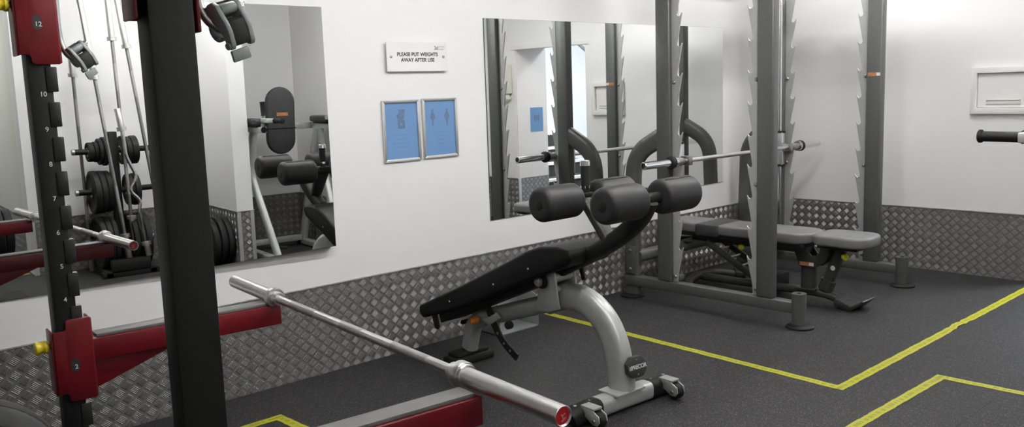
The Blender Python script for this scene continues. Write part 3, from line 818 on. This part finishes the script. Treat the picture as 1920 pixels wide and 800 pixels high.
# badge on the front leg
bd = MB(); c8 = [(-.030, .047), (.030, .047), (.058, .022), (.058, -.022), (.030, -.047), (-.030, -.047), (-.058, -.022), (-.058, .022)]
BM = facing((0.012, -1.556 + .95, .205), (1, -.10, 0), (0, .16, 1))
bd.prism(c8, 'xy', -.010, .014, .004, BM)
bd = bd.build('badge', M['vinyl_dark'], db)
lettering('lettering', 'PRECOR', .026, M['white_print'], BM @ Matrix.Translation((.010, 0, .0143)), bd, bold=.0006, spacing=.92)
sl = MB()
for kx in range(3): sl.prism([(-.050 + kx * .0065, -.009), (-.0465 + kx * .0065, -.009), (-.0425 + kx * .0065, .009), (-.046 + kx * .0065, .009)], 'xy', .0143, .0148, 0, BM)
sl.build('lettering_slashes', M['white_print'], bd, smooth=False)
for sy in (-.033, .033): MB().lathe(BM @ V((0, sy, .014)), BM.to_3x3() @ V((0, 0, 1)), [(0, .004), (.0015, .003), (.0015, 0)], 10).build('badge_screw', M['steel_dull'], bd)

# galvanised bin behind the bench, open towards the room
bn = thing('metal_bin', 'open grey sheet-metal bin on the floor against the wall behind the bench', 'bin', (3.52, -.105, 0))
MB().box(-.17, .155, .088, .096, 0, .265, .001).build('back_panel', M['bin'], bn)
MB().prism([(-.096, 0), (.096, 0), (.096, .265), (-.096, .190)], 'yz', .147, .155, .001).build('side_panel', M['bin'], bn)
MB().prism([(-.096, 0), (.096, 0), (.096, .265), (-.096, .190)], 'yz', -.17, -.162, .001).build('side_panel', M['bin'], bn)
MB().box(-.17, .155, -.096, .096, 0, .008, .001).build('base_panel', M['bin'], bn)

# ------------------------------------------------------------------ smith machine
sm = thing('smith_machine', 'tall grey smith machine with saw-tooth catch plates on its uprights', 'smith machine', (5.33, -.75, 0))
OX, OY = 5.33, -.75
def W(x, y, z): return (x - OX, y - OY, z)
def catch_outline(y_base, s, z_lo, z_hi):
    """saw-tooth catch plate in y,z; s = +1 when the teeth point to +y"""
    pts = []
    zs = [.574 + .187 * k for k in range(-1, 10)]
    d_tip, d_in = .078, .036
    P = lambda d, z: (y_base + s * d, z)
    pts.append(P(-.03, z_lo)); pts.append(P(d_in, z_lo)); pts.append(P(d_in + .004, z_lo + .06))
    for i, z in enumerate(zs):
        if z > z_hi - .05: break
        pts += [P(d_tip - .001, z - .012), P(d_tip + .003, z + .002), P(d_tip, z + .004), P(d_tip - .006, z - .006), P(d_tip - .013, z - .015), P(d_tip - .022, z - .017), P(d_tip - .030, z - .013), P(d_tip - .035, z - .003), P(d_tip - .034, z + .006)]
    pts.append(P(d_in + .012, z_hi)); pts.append(P(-.03, z_hi))
    return [(y - OY, z) for y, z in pts]
for fi, fx in enumerate((4.60, 6.00)):
    inner = 1 if fi == 0 else -1          # +x points into the machine
    x0, x1 = fx, fx + .062
    xc = fx + .031
    # floor rail, foot post and pads
    rl_ = MB().box(fx - OX - .002, fx + .072 - OX, -1.385 - OY, -.12 - OY, .085, .151, .006).build('base_rail', M['iron'], sm)
    fp = MB(); fp.tube([W(xc, -1.412, .02), W(xc, -1.412, .205)], .040, 28, ry=.040, up=(0, 1, 0), power=2.5); fp = fp.build('front_foot', M['iron'], sm)
    MB().lathe(W(xc, -1.42, 0), (0, 0, 1), [(0, 0), (0, .080), (.010, .082), (.016, .076), (.022, .050), (.024, .0)], 36).build('foot_pad', M['rubber'], fp)
    MB().lathe(W(xc, -1.412, .205), (0, 0, 1), [(0, .012), (.004, .010), (.004, 0)], 16).build('foot_cap', M['black'], fp)
    # rear leg with arc into the rear upright
    leg = fillet([W(xc + .01, -.150, .015), W(xc + .005, -.185, .98), W(xc, -.44, 1.115)], .30, 12)
    lg_ = MB().tube(leg, .030, 24, ry=.062, up=(0, 1, 0), power=2.8).build('rear_leg', M['iron'], sm)
    MB().lathe(W(xc + .01, -.155, 0), (0, 0, 1), [(0, 0), (0, .082), (.010, .084), (.016, .078), (.022, .050), (.024, .0)], 36).build('foot_pad', M['rubber'], lg_)
    cl_ = MB().box(fx - .006 - OX, fx + .002 - OX, -.215 - OY, -.135 - OY, .17, .36, .003).build('joint_plate', M['iron'], lg_)
    for zz in (.20, .33): MB().lathe(W(fx - .006, -.175, zz), (-1, 0, 0), [(0, .013), (.006, .011), (.009, .006), (.009, 0)], 14).build('bolt', M['steel_dull'], cl_)
    # uprights with catch plates
    for (y0, y1, s_) in ((-.512, -.40, -1), (-1.252, -1.142, 1)):
        u = MB().box(x0 - OX, x1 - OX, y0 - OY, y1 - OY, .150, 2.285, .012, seg=3).build('upright', M['iron'], sm)
        yb = y0 if s_ < 0 else y1
        cp = MB().prism(catch_outline(yb, s_, .155, 2.20), 'yz', xc - .004 - OX, xc + .004 - OX, .0012, seg=1).build('catch_plate', M['iron_light'], u)
        for zz in (.19, .83, 1.455, 2.07):
            bo = MB(); bo.lathe(W(xc - .004, yb + s_ * .016, zz), (-1, 0, 0), [(0, .013), (.005, .012), (.010, .007), (.010, 0)], 14)
            bo.build('bolt', M['steel_dull'], cp)
    # guide rod and bar carriage
    gx = fx + .105 if fi == 0 else fx - .018
    gr = MB().cyl(W(gx, -.495, .17), W(gx, -.495, 2.20), .014, 20).build('guide_rod', M['chrome'], sm)
    MB().box(gx - OX - .03, gx - OX + .03, -.525 - OY, -.465 - OY, .150, .185, .004).build('rod_socket', M['iron'], gr)
    MB().box(min(gx, fx + .03) - OX, max(gx, fx + .03) - OX, -.52 - OY, -.44 - OY, 2.17, 2.21, .004).build('rod_bracket', M['iron'], gr)
    ca = MB().box(gx - .030 - OX, gx + (.030 if fi == 0 else .015) - OX, -.530 - OY, -.462 - OY, .815, 1.060, .006).build('bar_carriage', M['alu'], sm)
    for zz in (.805, 1.055): MB().cyl(W(gx, -.495, zz), W(gx, -.495, zz + .016), .040, 24, .002).build('carriage_seal', M['rubber'], ca)
# the guided bar
BY, BZ = -.572, .950
gb = MB().cyl(W(4.56, BY, BZ), W(6.10, BY, BZ), .0145, 24).build('guided_bar', M['steel'], sm)
for s_, xs in ((-1, 4.575), (1, 6.095)):
    Lb = .325
    prof = [(0, 0), (0, .024), (.03, .024), (.03, .038), (.036, .040), (.052, .040), (.056, .034), (.056, .0245), (Lb - .004, .0245), (Lb, .021), (Lb, .0165), (Lb - .02, .0160), (Lb - .02, 0)]
    MB().lathe(W(xs, BY, BZ), (s_, 0, 0), prof[:2] + [(.056, .0245)] + prof[8:], 32).build('bar_sleeve', M['chrome'], gb)
    MB().lathe(W(xs, BY, BZ), (s_, 0, 0), [(.030, .0240), (.030, .034), (.036, .041), (.054, .041), (.062, .034), (.062, .0240)], 32).build('stop_collar', M['rubber'], gb)
    MB().lathe(W(xs, BY, BZ), (s_, 0, 0), [(.004, .0240), (.004, .037), (.012, .037), (.012, .030), (.016, .030), (.016, .037), (.024, .037), (.024, .0240)], 32).build('lock_ring', M['chrome'], gb)
    MB().lathe(W(xs, BY, BZ), (-s_, 0, 0), [(0, .018), (0, .026), (.05, .027), (.075, .022), (.10, .0148)], 32).build('bearing_cone', M['steel_dull'], gb)
    MB().lathe(W(xs + s_ * (Lb - .0195), BY, BZ), (s_, 0, 0), [(0, .0158), (.0005, .0158), (.0005, 0)], 24).build('sleeve_bore', M['ink'], gb)
    fx = 4.705 if s_ < 0 else 5.970
    MB().box(fx - OX - .02, fx - OX + .02, BY - OY - .03, -.53 - OY, BZ - .03, BZ + .03, .006).build('bar_clamp', M['steel_dull'], gb)
# cross members
MB().tube([W(4.63, -.20, .285), W(6.03, -.20, .285)], .046, 20, ry=.040, up=(0, 0, 1), power=2.8).build('rear_cross_member', M['iron'], sm)
for yy in (-.456, -1.197):
    MB().box(4.60 - OX, 6.062 - OX, yy - .045 - OY, yy + .045 - OY, 2.20, 2.29, .01).build('top_beam', M['iron'], sm)
for fx in (4.60, 6.0):
    MB().box(fx - OX, fx + .062 - OX, -1.16 - OY, -.50 - OY, 2.205, 2.285, .01).build('side_beam', M['iron'], sm)
pg = MB(); pg.cyl(W(5.99, -.30, .305), W(5.93, -.60, .300), .022, 20, .003); pg = pg.build('storage_peg', M['chrome'], sm)
MB().cyl(W(5.932, -.595, .300), W(5.925, -.635, .2995), .024, 20, .004).build('peg_cap', M['rubber'], pg)
stk = MB().box(5.9985 - OX, 6.0 - OX, -1.243 - OY, -1.155 - OY, 1.452, 1.478).build('warning_sticker', M['label'], sm, smooth=False)
MB().box(5.9980 - OX, 5.9986 - OX, -1.240 - OY, -1.215 - OY, 1.455, 1.475).build('sticker_symbol', M['white_print'], stk, smooth=False)

# ------------------------------------------------------------------ adjustable bench inside the machine
AX = 5.24
ab = thing('adjustable_bench', 'grey padded adjustable bench standing flat inside the smith machine', 'exercise bench', (AX, -.80, 0))
def Y(y): return y + .80
def pad_outline(y0, y1, wa, wb, r0, r1):
    """rounded plan outline: width wa at y0 end, wb at y1 end"""
    pts = []
    for (yc, s_, hw, r) in ((y0, -1, wa, r0), (y1, 1, wb, r1)):
        arc = []
        for i in range(7):
            a = PI / 2 * i / 6
            arc.append((hw - r + r * math.cos(a), yc + s_ * (r - r * math.sin(a))))
        if s_ < 0: pts += [(x, y) for x, y in arc] + [(-x, y) for x, y in reversed(arc)]
        else: pts += [(-x, y) for x, y in arc] + [(x, y) for x, y in reversed(arc)]
    return [(x, Y(y)) for x, y in pts]
MB().prism(pad_outline(-.06, -1.205, .135, .160, .03, .12), 'xy', .398, .468, .016, seg=3).build('back_pad', M['vinyl_grey'], ab)
MB().prism(pad_outline(-1.222, -1.578, .150, .160, .07, .10), 'xy', .404, .474, .018, seg=3).build('seat_pad', M['vinyl_grey'], ab)
MB().box(-.163, .163, Y(-.545), Y(-.360), .386, .4705, .014).build('pad_sleeve', M['vinyl_dark'], ab)
MB().box(-.125, .125, Y(-1.17), Y(-.10), .372, .400, .004).build('pad_board', M['black'], ab)
MB().box(-.12, .12, Y(-1.52), Y(-1.26), .386, .406, .004).build('seat_board', M['black'], ab)
MB().box(-.04, .04, Y(-1.15), Y(-.25), .325, .375, .005).build('back_beam', M['paint_dark'], ab)
# base spine, curved front foot
sp = catmull([(0, Y(-.30), .060), (0, Y(-.70), .062), (0, Y(-1.10), .070), (0, Y(-1.25), .068), (0, Y(-1.34), .052), (0, Y(-1.42), .028)], 6)
MB().tube(sp, .036, 18, ry=.026, up=(0, 0, 1), power=3).build('base_spine', M['paint_dark'], ab)
ff = MB(); ff.prism([(-1.40, .0), (-1.47, .0), (-1.555, .075), (-1.565, .075), (-1.50, .0), (-1.47, .030), (-1.40, .055), (-1.36, .06), (-1.39, .03)], 'yz', -.05, .05, 0)
ff = MB(); ff.prism([(Y(-1.36), .020), (Y(-1.445), .0), (Y(-1.475), .002), (Y(-1.555), .070), (Y(-1.548), .078), (Y(-1.47), .030), (Y(-1.40), .060), (Y(-1.36), .064)], 'yz', -.085, .085, .004)
ff.build('front_foot', M['paint_dark'], ab)
# front column with fork
MB().tube([(0, Y(-1.145), .085), (0, Y(-1.145), .30)], .036, 18, ry=.048, up=(0, 1, 0), power=3).build('column', M['paint_dark'], ab)
MB().box(-.055, .055, Y(-1.215), Y(-1.075), .085, .097, .003).build('column_plate', M['paint_dark'], ab)
fork = [(-1.08, .300), (-1.060, .340), (-1.075, .385), (-1.145, .385), (-1.160, .345), (-1.185, .318), (-1.215, .318), (-1.240, .345), (-1.250, .400), (-1.315, .400), (-1.305, .330), (-1.275, .280), (-1.215, .240), (-1.10, .240)]
for sx in (-.050, .038):
    fk = MB().prism([(Y(a), b_) for a, b_ in fork], 'yz', sx, sx + .012, .003).build('fork_plate', M['paint_dark'], ab)
    if sx < 0:
        MB().box(sx - .0012, sx, Y(-1.205), Y(-1.105), .248, .272).build('sticker', M['label'], fk, smooth=False)
        MB().box(sx - .0018, sx - .0012, Y(-1.203), Y(-1.172), .250, .270).build('sticker_symbol', M['white_print'], fk, smooth=False)
# seat strut
MB().tube([(0, Y(-1.255), .085), (0, Y(-1.37), .395)], .030, 16, ry=.036, up=(0, 1, 0), power=3).build('seat_strut', M['paint_dark'], ab)
MB().tube([(0, Y(-1.262), .10), (0, Y(-1.285), .165)], .042, 16, ry=.046, up=(0, 1, 0), power=3).build('strut_collar', M['paint_dark'], ab)
MB().lathe((-.032, Y(-1.325), .25), (-1, 0, 0), [(0, .016), (.002, .016), (.002, 0)], 18).build('strut_badge', M['white_print'], ab)
for (y, z, d) in ((-1.395, .335, (-.5, -.6, -.1)), (-.655, .318, (-.8, -.5, 0))):
    p = V((-.03, Y(y), z))
    k = MB(); k.lathe(p, d, [(-.03, .009), (0, .009), (0, .018), (.012, .022), (.026, .022), (.034, .016), (.036, 0)], 18); k.build('pull_knob', M['lime'], ab)
# incline ladder: two slotted struts, rear cross foot with rubber ends, handle
for sx in (-.10, .07):
    MB().tube([(sx, Y(-.42), .335), (sx, Y(-.86), .10)], .012, 10, ry=.022, up=(0, 0, 1), power=4).build('ladder_strut', M['paint_dark'], ab)
for q in range(4): MB().cyl((-.10, Y(-.50 - q * .09), .288 - q * .048), (.07, Y(-.50 - q * .09), .288 - q * .048), .009, 12).build('ladder_rung', M['steel_dull'], ab)
rc = catmull([(-.30, Y(-.40), .035), (-.18, Y(-.33), .060), (0, Y(-.30), .068), (.18, Y(-.33), .060), (.30, Y(-.40), .035)], 6)
MB().tube(rc, .032, 16, ry=.026, up=(0, 0, 1), power=2.6).build('rear_foot', M['paint_dark'], ab)
for s_ in (-1, 1): MB().tube([(s_ * .285, Y(-.39), .040), (s_ * .35, Y(-.435), .026)], .038, 16, ry=[.033, .026], up=(0, 0, 1), power=3).build('foot_cap', M['rubber'], ab)
MB().box(.02, .16, Y(-.92), Y(-.80), .03, .15, .02).build('wheel_housing', M['rubber'], ab)
MB().tube(fillet([(-.10, Y(-.30), .33), (-.12, Y(-.05), .30), (.12, Y(-.05), .30), (.10, Y(-.30), .33)], .05), .013, 12).build('lift_handle', M['paint_dark'], ab)
MB().cyl((-.045, Y(-1.10), .352), (.045, Y(-1.10), .352), .02, 16, .002).build('hinge_pin', M['steel_dull'], ab)

# ------------------------------------------------------------------ dip and knee-raise station in the recess
ds = thing('knee_raise_station', 'silver knee-raise station with black back pad in the recess, seen in the left mirror', 'exercise station', (3.615, -3.35, 0))
bp = [( .132 * math.cos(a), .165 + .132 * math.sin(a)) for a in [PI * i / 12 for i in range(13)]] + [(-.132 * math.cos(a), -.165 - .132 * math.sin(a)) for a in [PI * i / 12 for i in range(13)]]
BPm = Matrix.Translation((-.02, -.075, 1.205)) @ Matrix.Rotation(math.radians(-4), 4, 'X')
bpo = MB().prism(bp, 'xz', 0, .06, .018, BPm, seg=3).build('back_pad', M['vinyl_dark'], ds)
MB().box(-.045, .06, .0595, .0612, .045, .075, 0, BPm).build('badge', M['label'], bpo, smooth=False)
MB().box(-.132, .132, .058, .0625, -.070, -.062, .001, BPm).build('pad_piping', M['vinyl'], bpo)
MB().box(-.36, .36, -.14, -.085, 1.12, 1.175, .005).build('cross_rail', M['silver'], ds)
for s_ in (-1, 1):
    x = s_ * .325
    MB().box(x - .028, x + .028, -.13, .30, 1.12, 1.170, .006).build('arm_rail', M['silver'], ds)
    MB().box(x - .062, x + .062, -.06, .27, 1.182, 1.236, .018, seg=3).build('arm_pad', M['vinyl_dark'], ds)
    MB().box(x - .04, x + .04, -.03, .24, 1.168, 1.184, .003).build('pad_board', M['black'], ds)
    MB().lathe((x, .295, 1.145), (0, 1, 0), [(0, .026), (.008, .026), (.008, 0)], 18).build('rail_plug', M['rubber'], ds)
    gx = x - s_ * .012
    dx = -.265 if s_ < 0 else .265
    st_ = MB().tube(fillet([(x, .26, 1.16), (gx, .275, 1.21), (gx + s_ * .0, .285, 1.28)], .03), .014, 14).build('grip_stem', M['silver'], ds)
    MB().lathe((gx, .285, 1.265), (s_ * .06, .03, 1), [(0, .0), (0, .021), (.004, .023), (.010, .020), (.105, .020), (.111, .023), (.115, .021), (.115, 0)], 20).build('hand_grip', M['rubber'], ds)
    gp = MB().box(min(x, dx) - .012, max(x, dx) + .012, .27, .398, 1.205, 1.240, .005).build('grip_bracket', M['silver'], ds)
    MB().lathe((dx, .385, 1.2205), (0, .157, .0015), [(0, 0), (0, .014)] + [(.001, .014)] + [(.012, .014), (.012, .022), (.018, .024), (.026, .019), (.08, .0185), (.145, .019), (.149, .023), (.157, .024), (.161, .021), (.163, .012), (.163, 0)], 24).build('dip_grip', M['rubber'], ds)
    # sloping upright, front leg and floor rail
    MB().tube([(s_ * .30, .02, 1.13), (s_ * .30, -.40, .05)], .030, 16, ry=.042, up=(0, 1, 0), power=3.2).build('sloping_upright', M['silver'], ds)
    MB().tube(fillet([(s_ * .315, .05, 1.13), (s_ * .345, .02, .74), (s_ * .29, .36, .045)], .06), .028, 16, ry=.034, up=(0, 1, 0), power=3).build('front_leg', M['silver'], ds)
    fr_ = MB().box(s_ * .30 - .035, s_ * .30 + .035, -.46, .44, .012, .062, .006).build('floor_rail', M['silver'], ds)
    for yy in (-.43, .40): MB().box(s_ * .30 - .042, s_ * .30 + .042, yy - .035, yy + .035, 0, .066, .008).build('rubber_foot', M['rubber'], fr_)
    MB().tube([(s_ * .30, .10, .12), (s_ * .20, .24, .12), (s_ * .17, .27, .12)], .024, 12, ry=.012, up=(0, 0, 1), power=3).build('step_peg', M['rubber'], ds)
MB().box(-.27, .27, -.43, -.37, .05, .10, .005).build('rear_rail', M['silver'], ds)
MB().box(-.035, .035, -.12, -.07, 1.0, 1.30, .004).build('pad_mount', M['silver'], ds)

# ------------------------------------------------------------------ weight tree with plates and standing bars (behind the camera, seen in the left mirror)
wt = thing('weight_tree', 'black weight tree holding plates and upright bars, seen in the left mirror', 'weight rack', (2.26, -3.72, 0))
TX, TY = 2.26, -3.72
bs = MB(); bs.box(-.20, -.14, -.20, .25, .0, .055, .006); bs.box(.14, .20, -.20, .25, .0, .055, .006); bs.box(-.22, .24, .17, .25, .0, .045, .005); bs.box(-.15, .15, -.05, .03, .0, .055, .005)
bs.build('base_frame', M['black'], wt)
MB().box(-.035, .035, -.04, .03, .05, 1.17, .006).build('column', M['black'], wt)
MB().box(-.15, .15, .18, .26, .05, .14, .005).build('bar_holder', M['black'], wt)
LEV = (1.015, .685, .262)
for z in LEV:
    for s_ in (-1, 1):
        Lp = .31 if z > .5 else .26
        pgx = MB().cyl((s_ * .03, -.005, z), (s_ * Lp, -.005, z + .004), .0235, 18, .003).build('plate_peg', M['black'], wt)
        MB().cyl((s_ * (Lp - .02), -.005, z + .004), (s_ * (Lp + .004), -.005, z + .0043), .0245, 18, .003).build('peg_cap', M['steel_dull'], pgx)
def tree_plate(s_, lev, dist, r, w, label):
    z = LEV[lev]
    return bumper('weight_plate', label, (TX + s_ * dist, TY - .005, z - .0025), (1, 0, 0), r, w, .0265, M['rubber'], 'plates on the weight tree')
def row(s_, lev, lst, side, level, start=.055):
    d = start; n = len(lst)
    nm = ['innermost', 'second from the post', 'third from the post', 'outermost']
    for i, (r, w) in enumerate(lst):
        pos = 'innermost' if i == 0 else ('outermost' if i == n - 1 else nm[i])
        size = 'small' if r < .13 else ('medium' if r < .2 else 'large')
        tree_plate(s_, lev, d + w / 2, r, w, '%s black plate, %s on the %s %s peg of the weight tree' % (size, pos, level, side))
        d += w + .002
row(-1, 0, [(.118, .032), (.108, .030), (.085, .030), (.080, .045)], 'left', 'top')
row(1, 0, [(.118, .034), (.112, .040), (.118, .050)], 'right', 'top')
row(-1, 1, [(.172, .045), (.175, .045), (.178, .048)], 'left', 'middle')
row(1, 1, [(.130, .045), (.135, .045)], 'right', 'middle', .075)
row(-1, 2, [(.215, .040), (.222, .045), (.225, .045)], 'left', 'bottom')
row(1, 2, [(.225, .045), (.222, .045), (.225, .050)], 'right', 'bottom')

def standing_bar(label, p0, p1, sl_, top, r=.014, ez=False):
    p0, p1 = V(p0), V(p1); d = (p1 - p0).normalized(); Lb = (p1 - p0).length
    t = thing('barbell', label, 'barbell', p0, 0, 'bars standing in the weight tree')
    if not ez:
        MB().cyl(d * (sl_ - .01), d * (Lb - top + .01), r, 20).build('shaft', M['steel_dull'], t)
        MB().cyl(d * (sl_ + .18), d * (sl_ + .40), r + .0005, 20).build('knurled_grip', M['knurl'], t)
        MB().cyl(d * (Lb - top - .40), d * (Lb - top - .18), r + .0005, 20).build('knurled_grip', M['knurl'], t)
    else:
        sd = V((1, .0, 0)); sd = (sd - d * sd.dot(d)).normalized()
        m = [(sl_ - .01, 0), (sl_ + .26, .0), (sl_ + .34, .030), (sl_ + .44, -.045), (sl_ + .53, .040), (Lb - top - .20, -.012), (Lb - top - .08, 0), (Lb - top + .01, 0)]
        MB().tube(fillet([d * a + sd * b_ for a, b_ in m], .05), r, 14).build('bent_shaft', M['chrome'], t)
    for e, q in ((0, sl_), (1, top)):
        o = V((0, 0, 0)) if e == 0 else d * Lb; dd = d if e == 0 else -d
        MB().lathe(o, dd, [(0, 0), (0, .0235), (.002, .025), (q - .03, .025), (q - .03, .037), (q, .037), (q, .020), (q + .01, .0)], 24).build('sleeve', M['steel'], t)
    return t
standing_bar('straight barbell leaning at the front left of the weight tree', (2.255, -3.505, .145), (2.072, -3.60, 2.34), .20, .75)
standing_bar('shorter straight bar standing at the back left of the weight tree', (2.055, -3.88, .01), (2.022, -3.77, 1.84), .26, .22)
standing_bar('straight barbell standing upright at the middle of the weight tree', (2.330, -3.60, .145), (2.300, -3.64, 2.42), .33, .52)
standing_bar('straight barbell leaning at the right of the weight tree', (2.60, -3.62, .01), (2.37, -3.68, 2.40), .33, .56)
standing_bar('chrome bent curl bar standing at the front right of the weight tree', (2.405, -3.49, .145), (2.275, -3.54, 1.36), .12, .18, .0135, True)

# plates leaning by the pillar
for i, (dx, r) in enumerate(((0, .200), (.062, .205), (.124, .200))):
    nm = ('outermost', 'middle', 'innermost')[i]
    bumper('weight_plate', '%s of three black plates standing at the foot of the white pillar' % nm, (2.900 + dx, -3.43, r + .0005), (1, 0, .0), r, .052, .026, M['rubber'], 'plates by the pillar', detail=False)
# plate stack at the corridor corner
for i in range(2):
    bumper('weight_plate', ('larger' if i == 0 else 'smaller') + ' black plate hung at the left edge of the left mirror', (1.30 + i * .062, -3.27, .50), (1, .0, 0), .20 - i * .03, .055, .026, M['rubber'], 'plates on the low stand', detail=False)
ls = thing('plate_stand', 'low black plate stand in front of the rack, seen at the mirror edge', 'weight rack', (1.30, -3.27, 0))
MB().box(-.14, -.09, -.03, .03, .02, .56, .005).build('column', M['black'], ls)
MB().cyl((-.10, 0, .502), (.13, 0, .502), .0235, 18, .003).build('plate_peg', M['black'], ls)
MB().box(-.16, .14, -.16, .16, 0, .03, .005).build('base_plate', M['black'], ls)

# ------------------------------------------------------------------ lights
def lamp_emit(name, col, s): return mat(name, (.9, .9, .9), .5, emit=(col, s))
LW = lamp_emit('lit_tube', (1.0, .988, .98), 62.0)
LC = lamp_emit('stairwell_daylight', (.88, .94, 1.0), 70.0)
def batten(x, y, hl, label, m=None, along_y=False):
    t = thing('ceiling_light', label, 'ceiling light', (x, y, CEIL), PI / 2 if along_y else 0, 'fluorescent battens on the ceiling')
    MB().box(-hl - .02, hl + .02, -.05, .05, -.035, 0, .006).build('lamp_housing', M['lampbody'], t)
    for yy in (-.028, .028):
        MB().cyl((-hl, yy, -.052), (hl, yy, -.052), .014, 16, .003).build('lamp_tube', m or LW, t)
    for sx in (-1, 1): MB().box(sx * hl - .012, sx * hl + .012, -.05, .05, -.07, -.03, .004).build('lamp_holder', M['lampbody'], t)
    return t
batten(5.42, -1.85, .58, 'twin tube ceiling light in front of the smith machine', lamp_emit('lit_tube_bright', (1.0, .99, .985), 75.0))
batten(5.735, -.86, .28, 'short twin tube ceiling light over the smith machine', lamp_emit('lit_tube_short', (1.0, .99, .985), 56.0), True)
batten(3.55, -1.75, .58, 'twin tube ceiling light above the decline bench')
batten(1.70, -1.75, .58, 'twin tube ceiling light above the barbell')
batten(2.45, -3.05, .58, 'twin tube ceiling light over the weight tree')
batten(.55, -5.20, .58, 'twin tube ceiling light in the corridor', None, True)
def daylight_disc(x, y, r, m, label):  # unseen source added to bring daylight into the stairwell
    t = thing('ceiling_light', label, 'ceiling light', (x, y, CEIL))
    MB().lathe((0, 0, 0), (0, 0, -1), [(0, r + .02), (.006, r + .022), (.012, r + .012), (.012, r), (0, r), (0, r + .02)], 40).build('daylight_rim', M['lampbody'], t)
    MB().lathe((0, 0, -.002), (0, 0, -1), [(0, 0), (0, r - .001), (.006, r - .001), (.008, r - .01), (.008, 0)], 40).build('daylight_face', m, t)
daylight_disc(8.20, -3.05, .40, LC, 'added round light standing in for daylight in the stairwell beyond the doorway')

wd = bpy.data.worlds.new('World'); bpy.context.scene.world = wd; wd.use_nodes = True
wd.node_tree.nodes['Background'].inputs[0].default_value = (.9, .95, 1, 1); wd.node_tree.nodes['Background'].inputs[1].default_value = .15

# ------------------------------------------------------------------ camera
yaw, pitch, roll = .746502422, .139507204, -.0341000719
cyw, syw, cp, sp_ = math.cos(yaw), math.sin(yaw), math.cos(pitch), math.sin(pitch)
fw = V((syw * cp, cyw * cp, -sp_)); rg = V((cyw, -syw, 0)); upv = rg.cross(fw)
c, s = math.cos(roll), math.sin(roll)
r2 = rg * c + upv * s; u2 = -rg * s + upv * c
cam = bpy.data.cameras.new('Camera'); cam.sensor_width = 36; cam.lens = 1643.69 * 36 / 1920; cam.clip_start = .05
co = bpy.data.objects.new('Camera', cam); C.objects.link(co)
R3 = Matrix((r2, u2, -fw)).transposed().to_4x4(); R3.translation = (0, -3.96346, 1.44)
co.matrix_world = R3
sc_ = bpy.context.scene; sc_.camera = co
sc_.view_settings.view_transform = 'Standard'; sc_.view_settings.look = 'None'; sc_.view_settings.gamma = 1; sc_.view_settings.use_curve_mapping = False
sc_.view_settings.exposure = 0.6
sc_.cycles.use_denoising = True
sc_.cycles.max_bounces = 10; sc_.cycles.diffuse_bounces = 5; sc_.cycles.glossy_bounces = 6
sc_.cycles.caustics_reflective = False; sc_.cycles.caustics_refractive = False
sc_.cycles.sample_clamp_indirect = 6
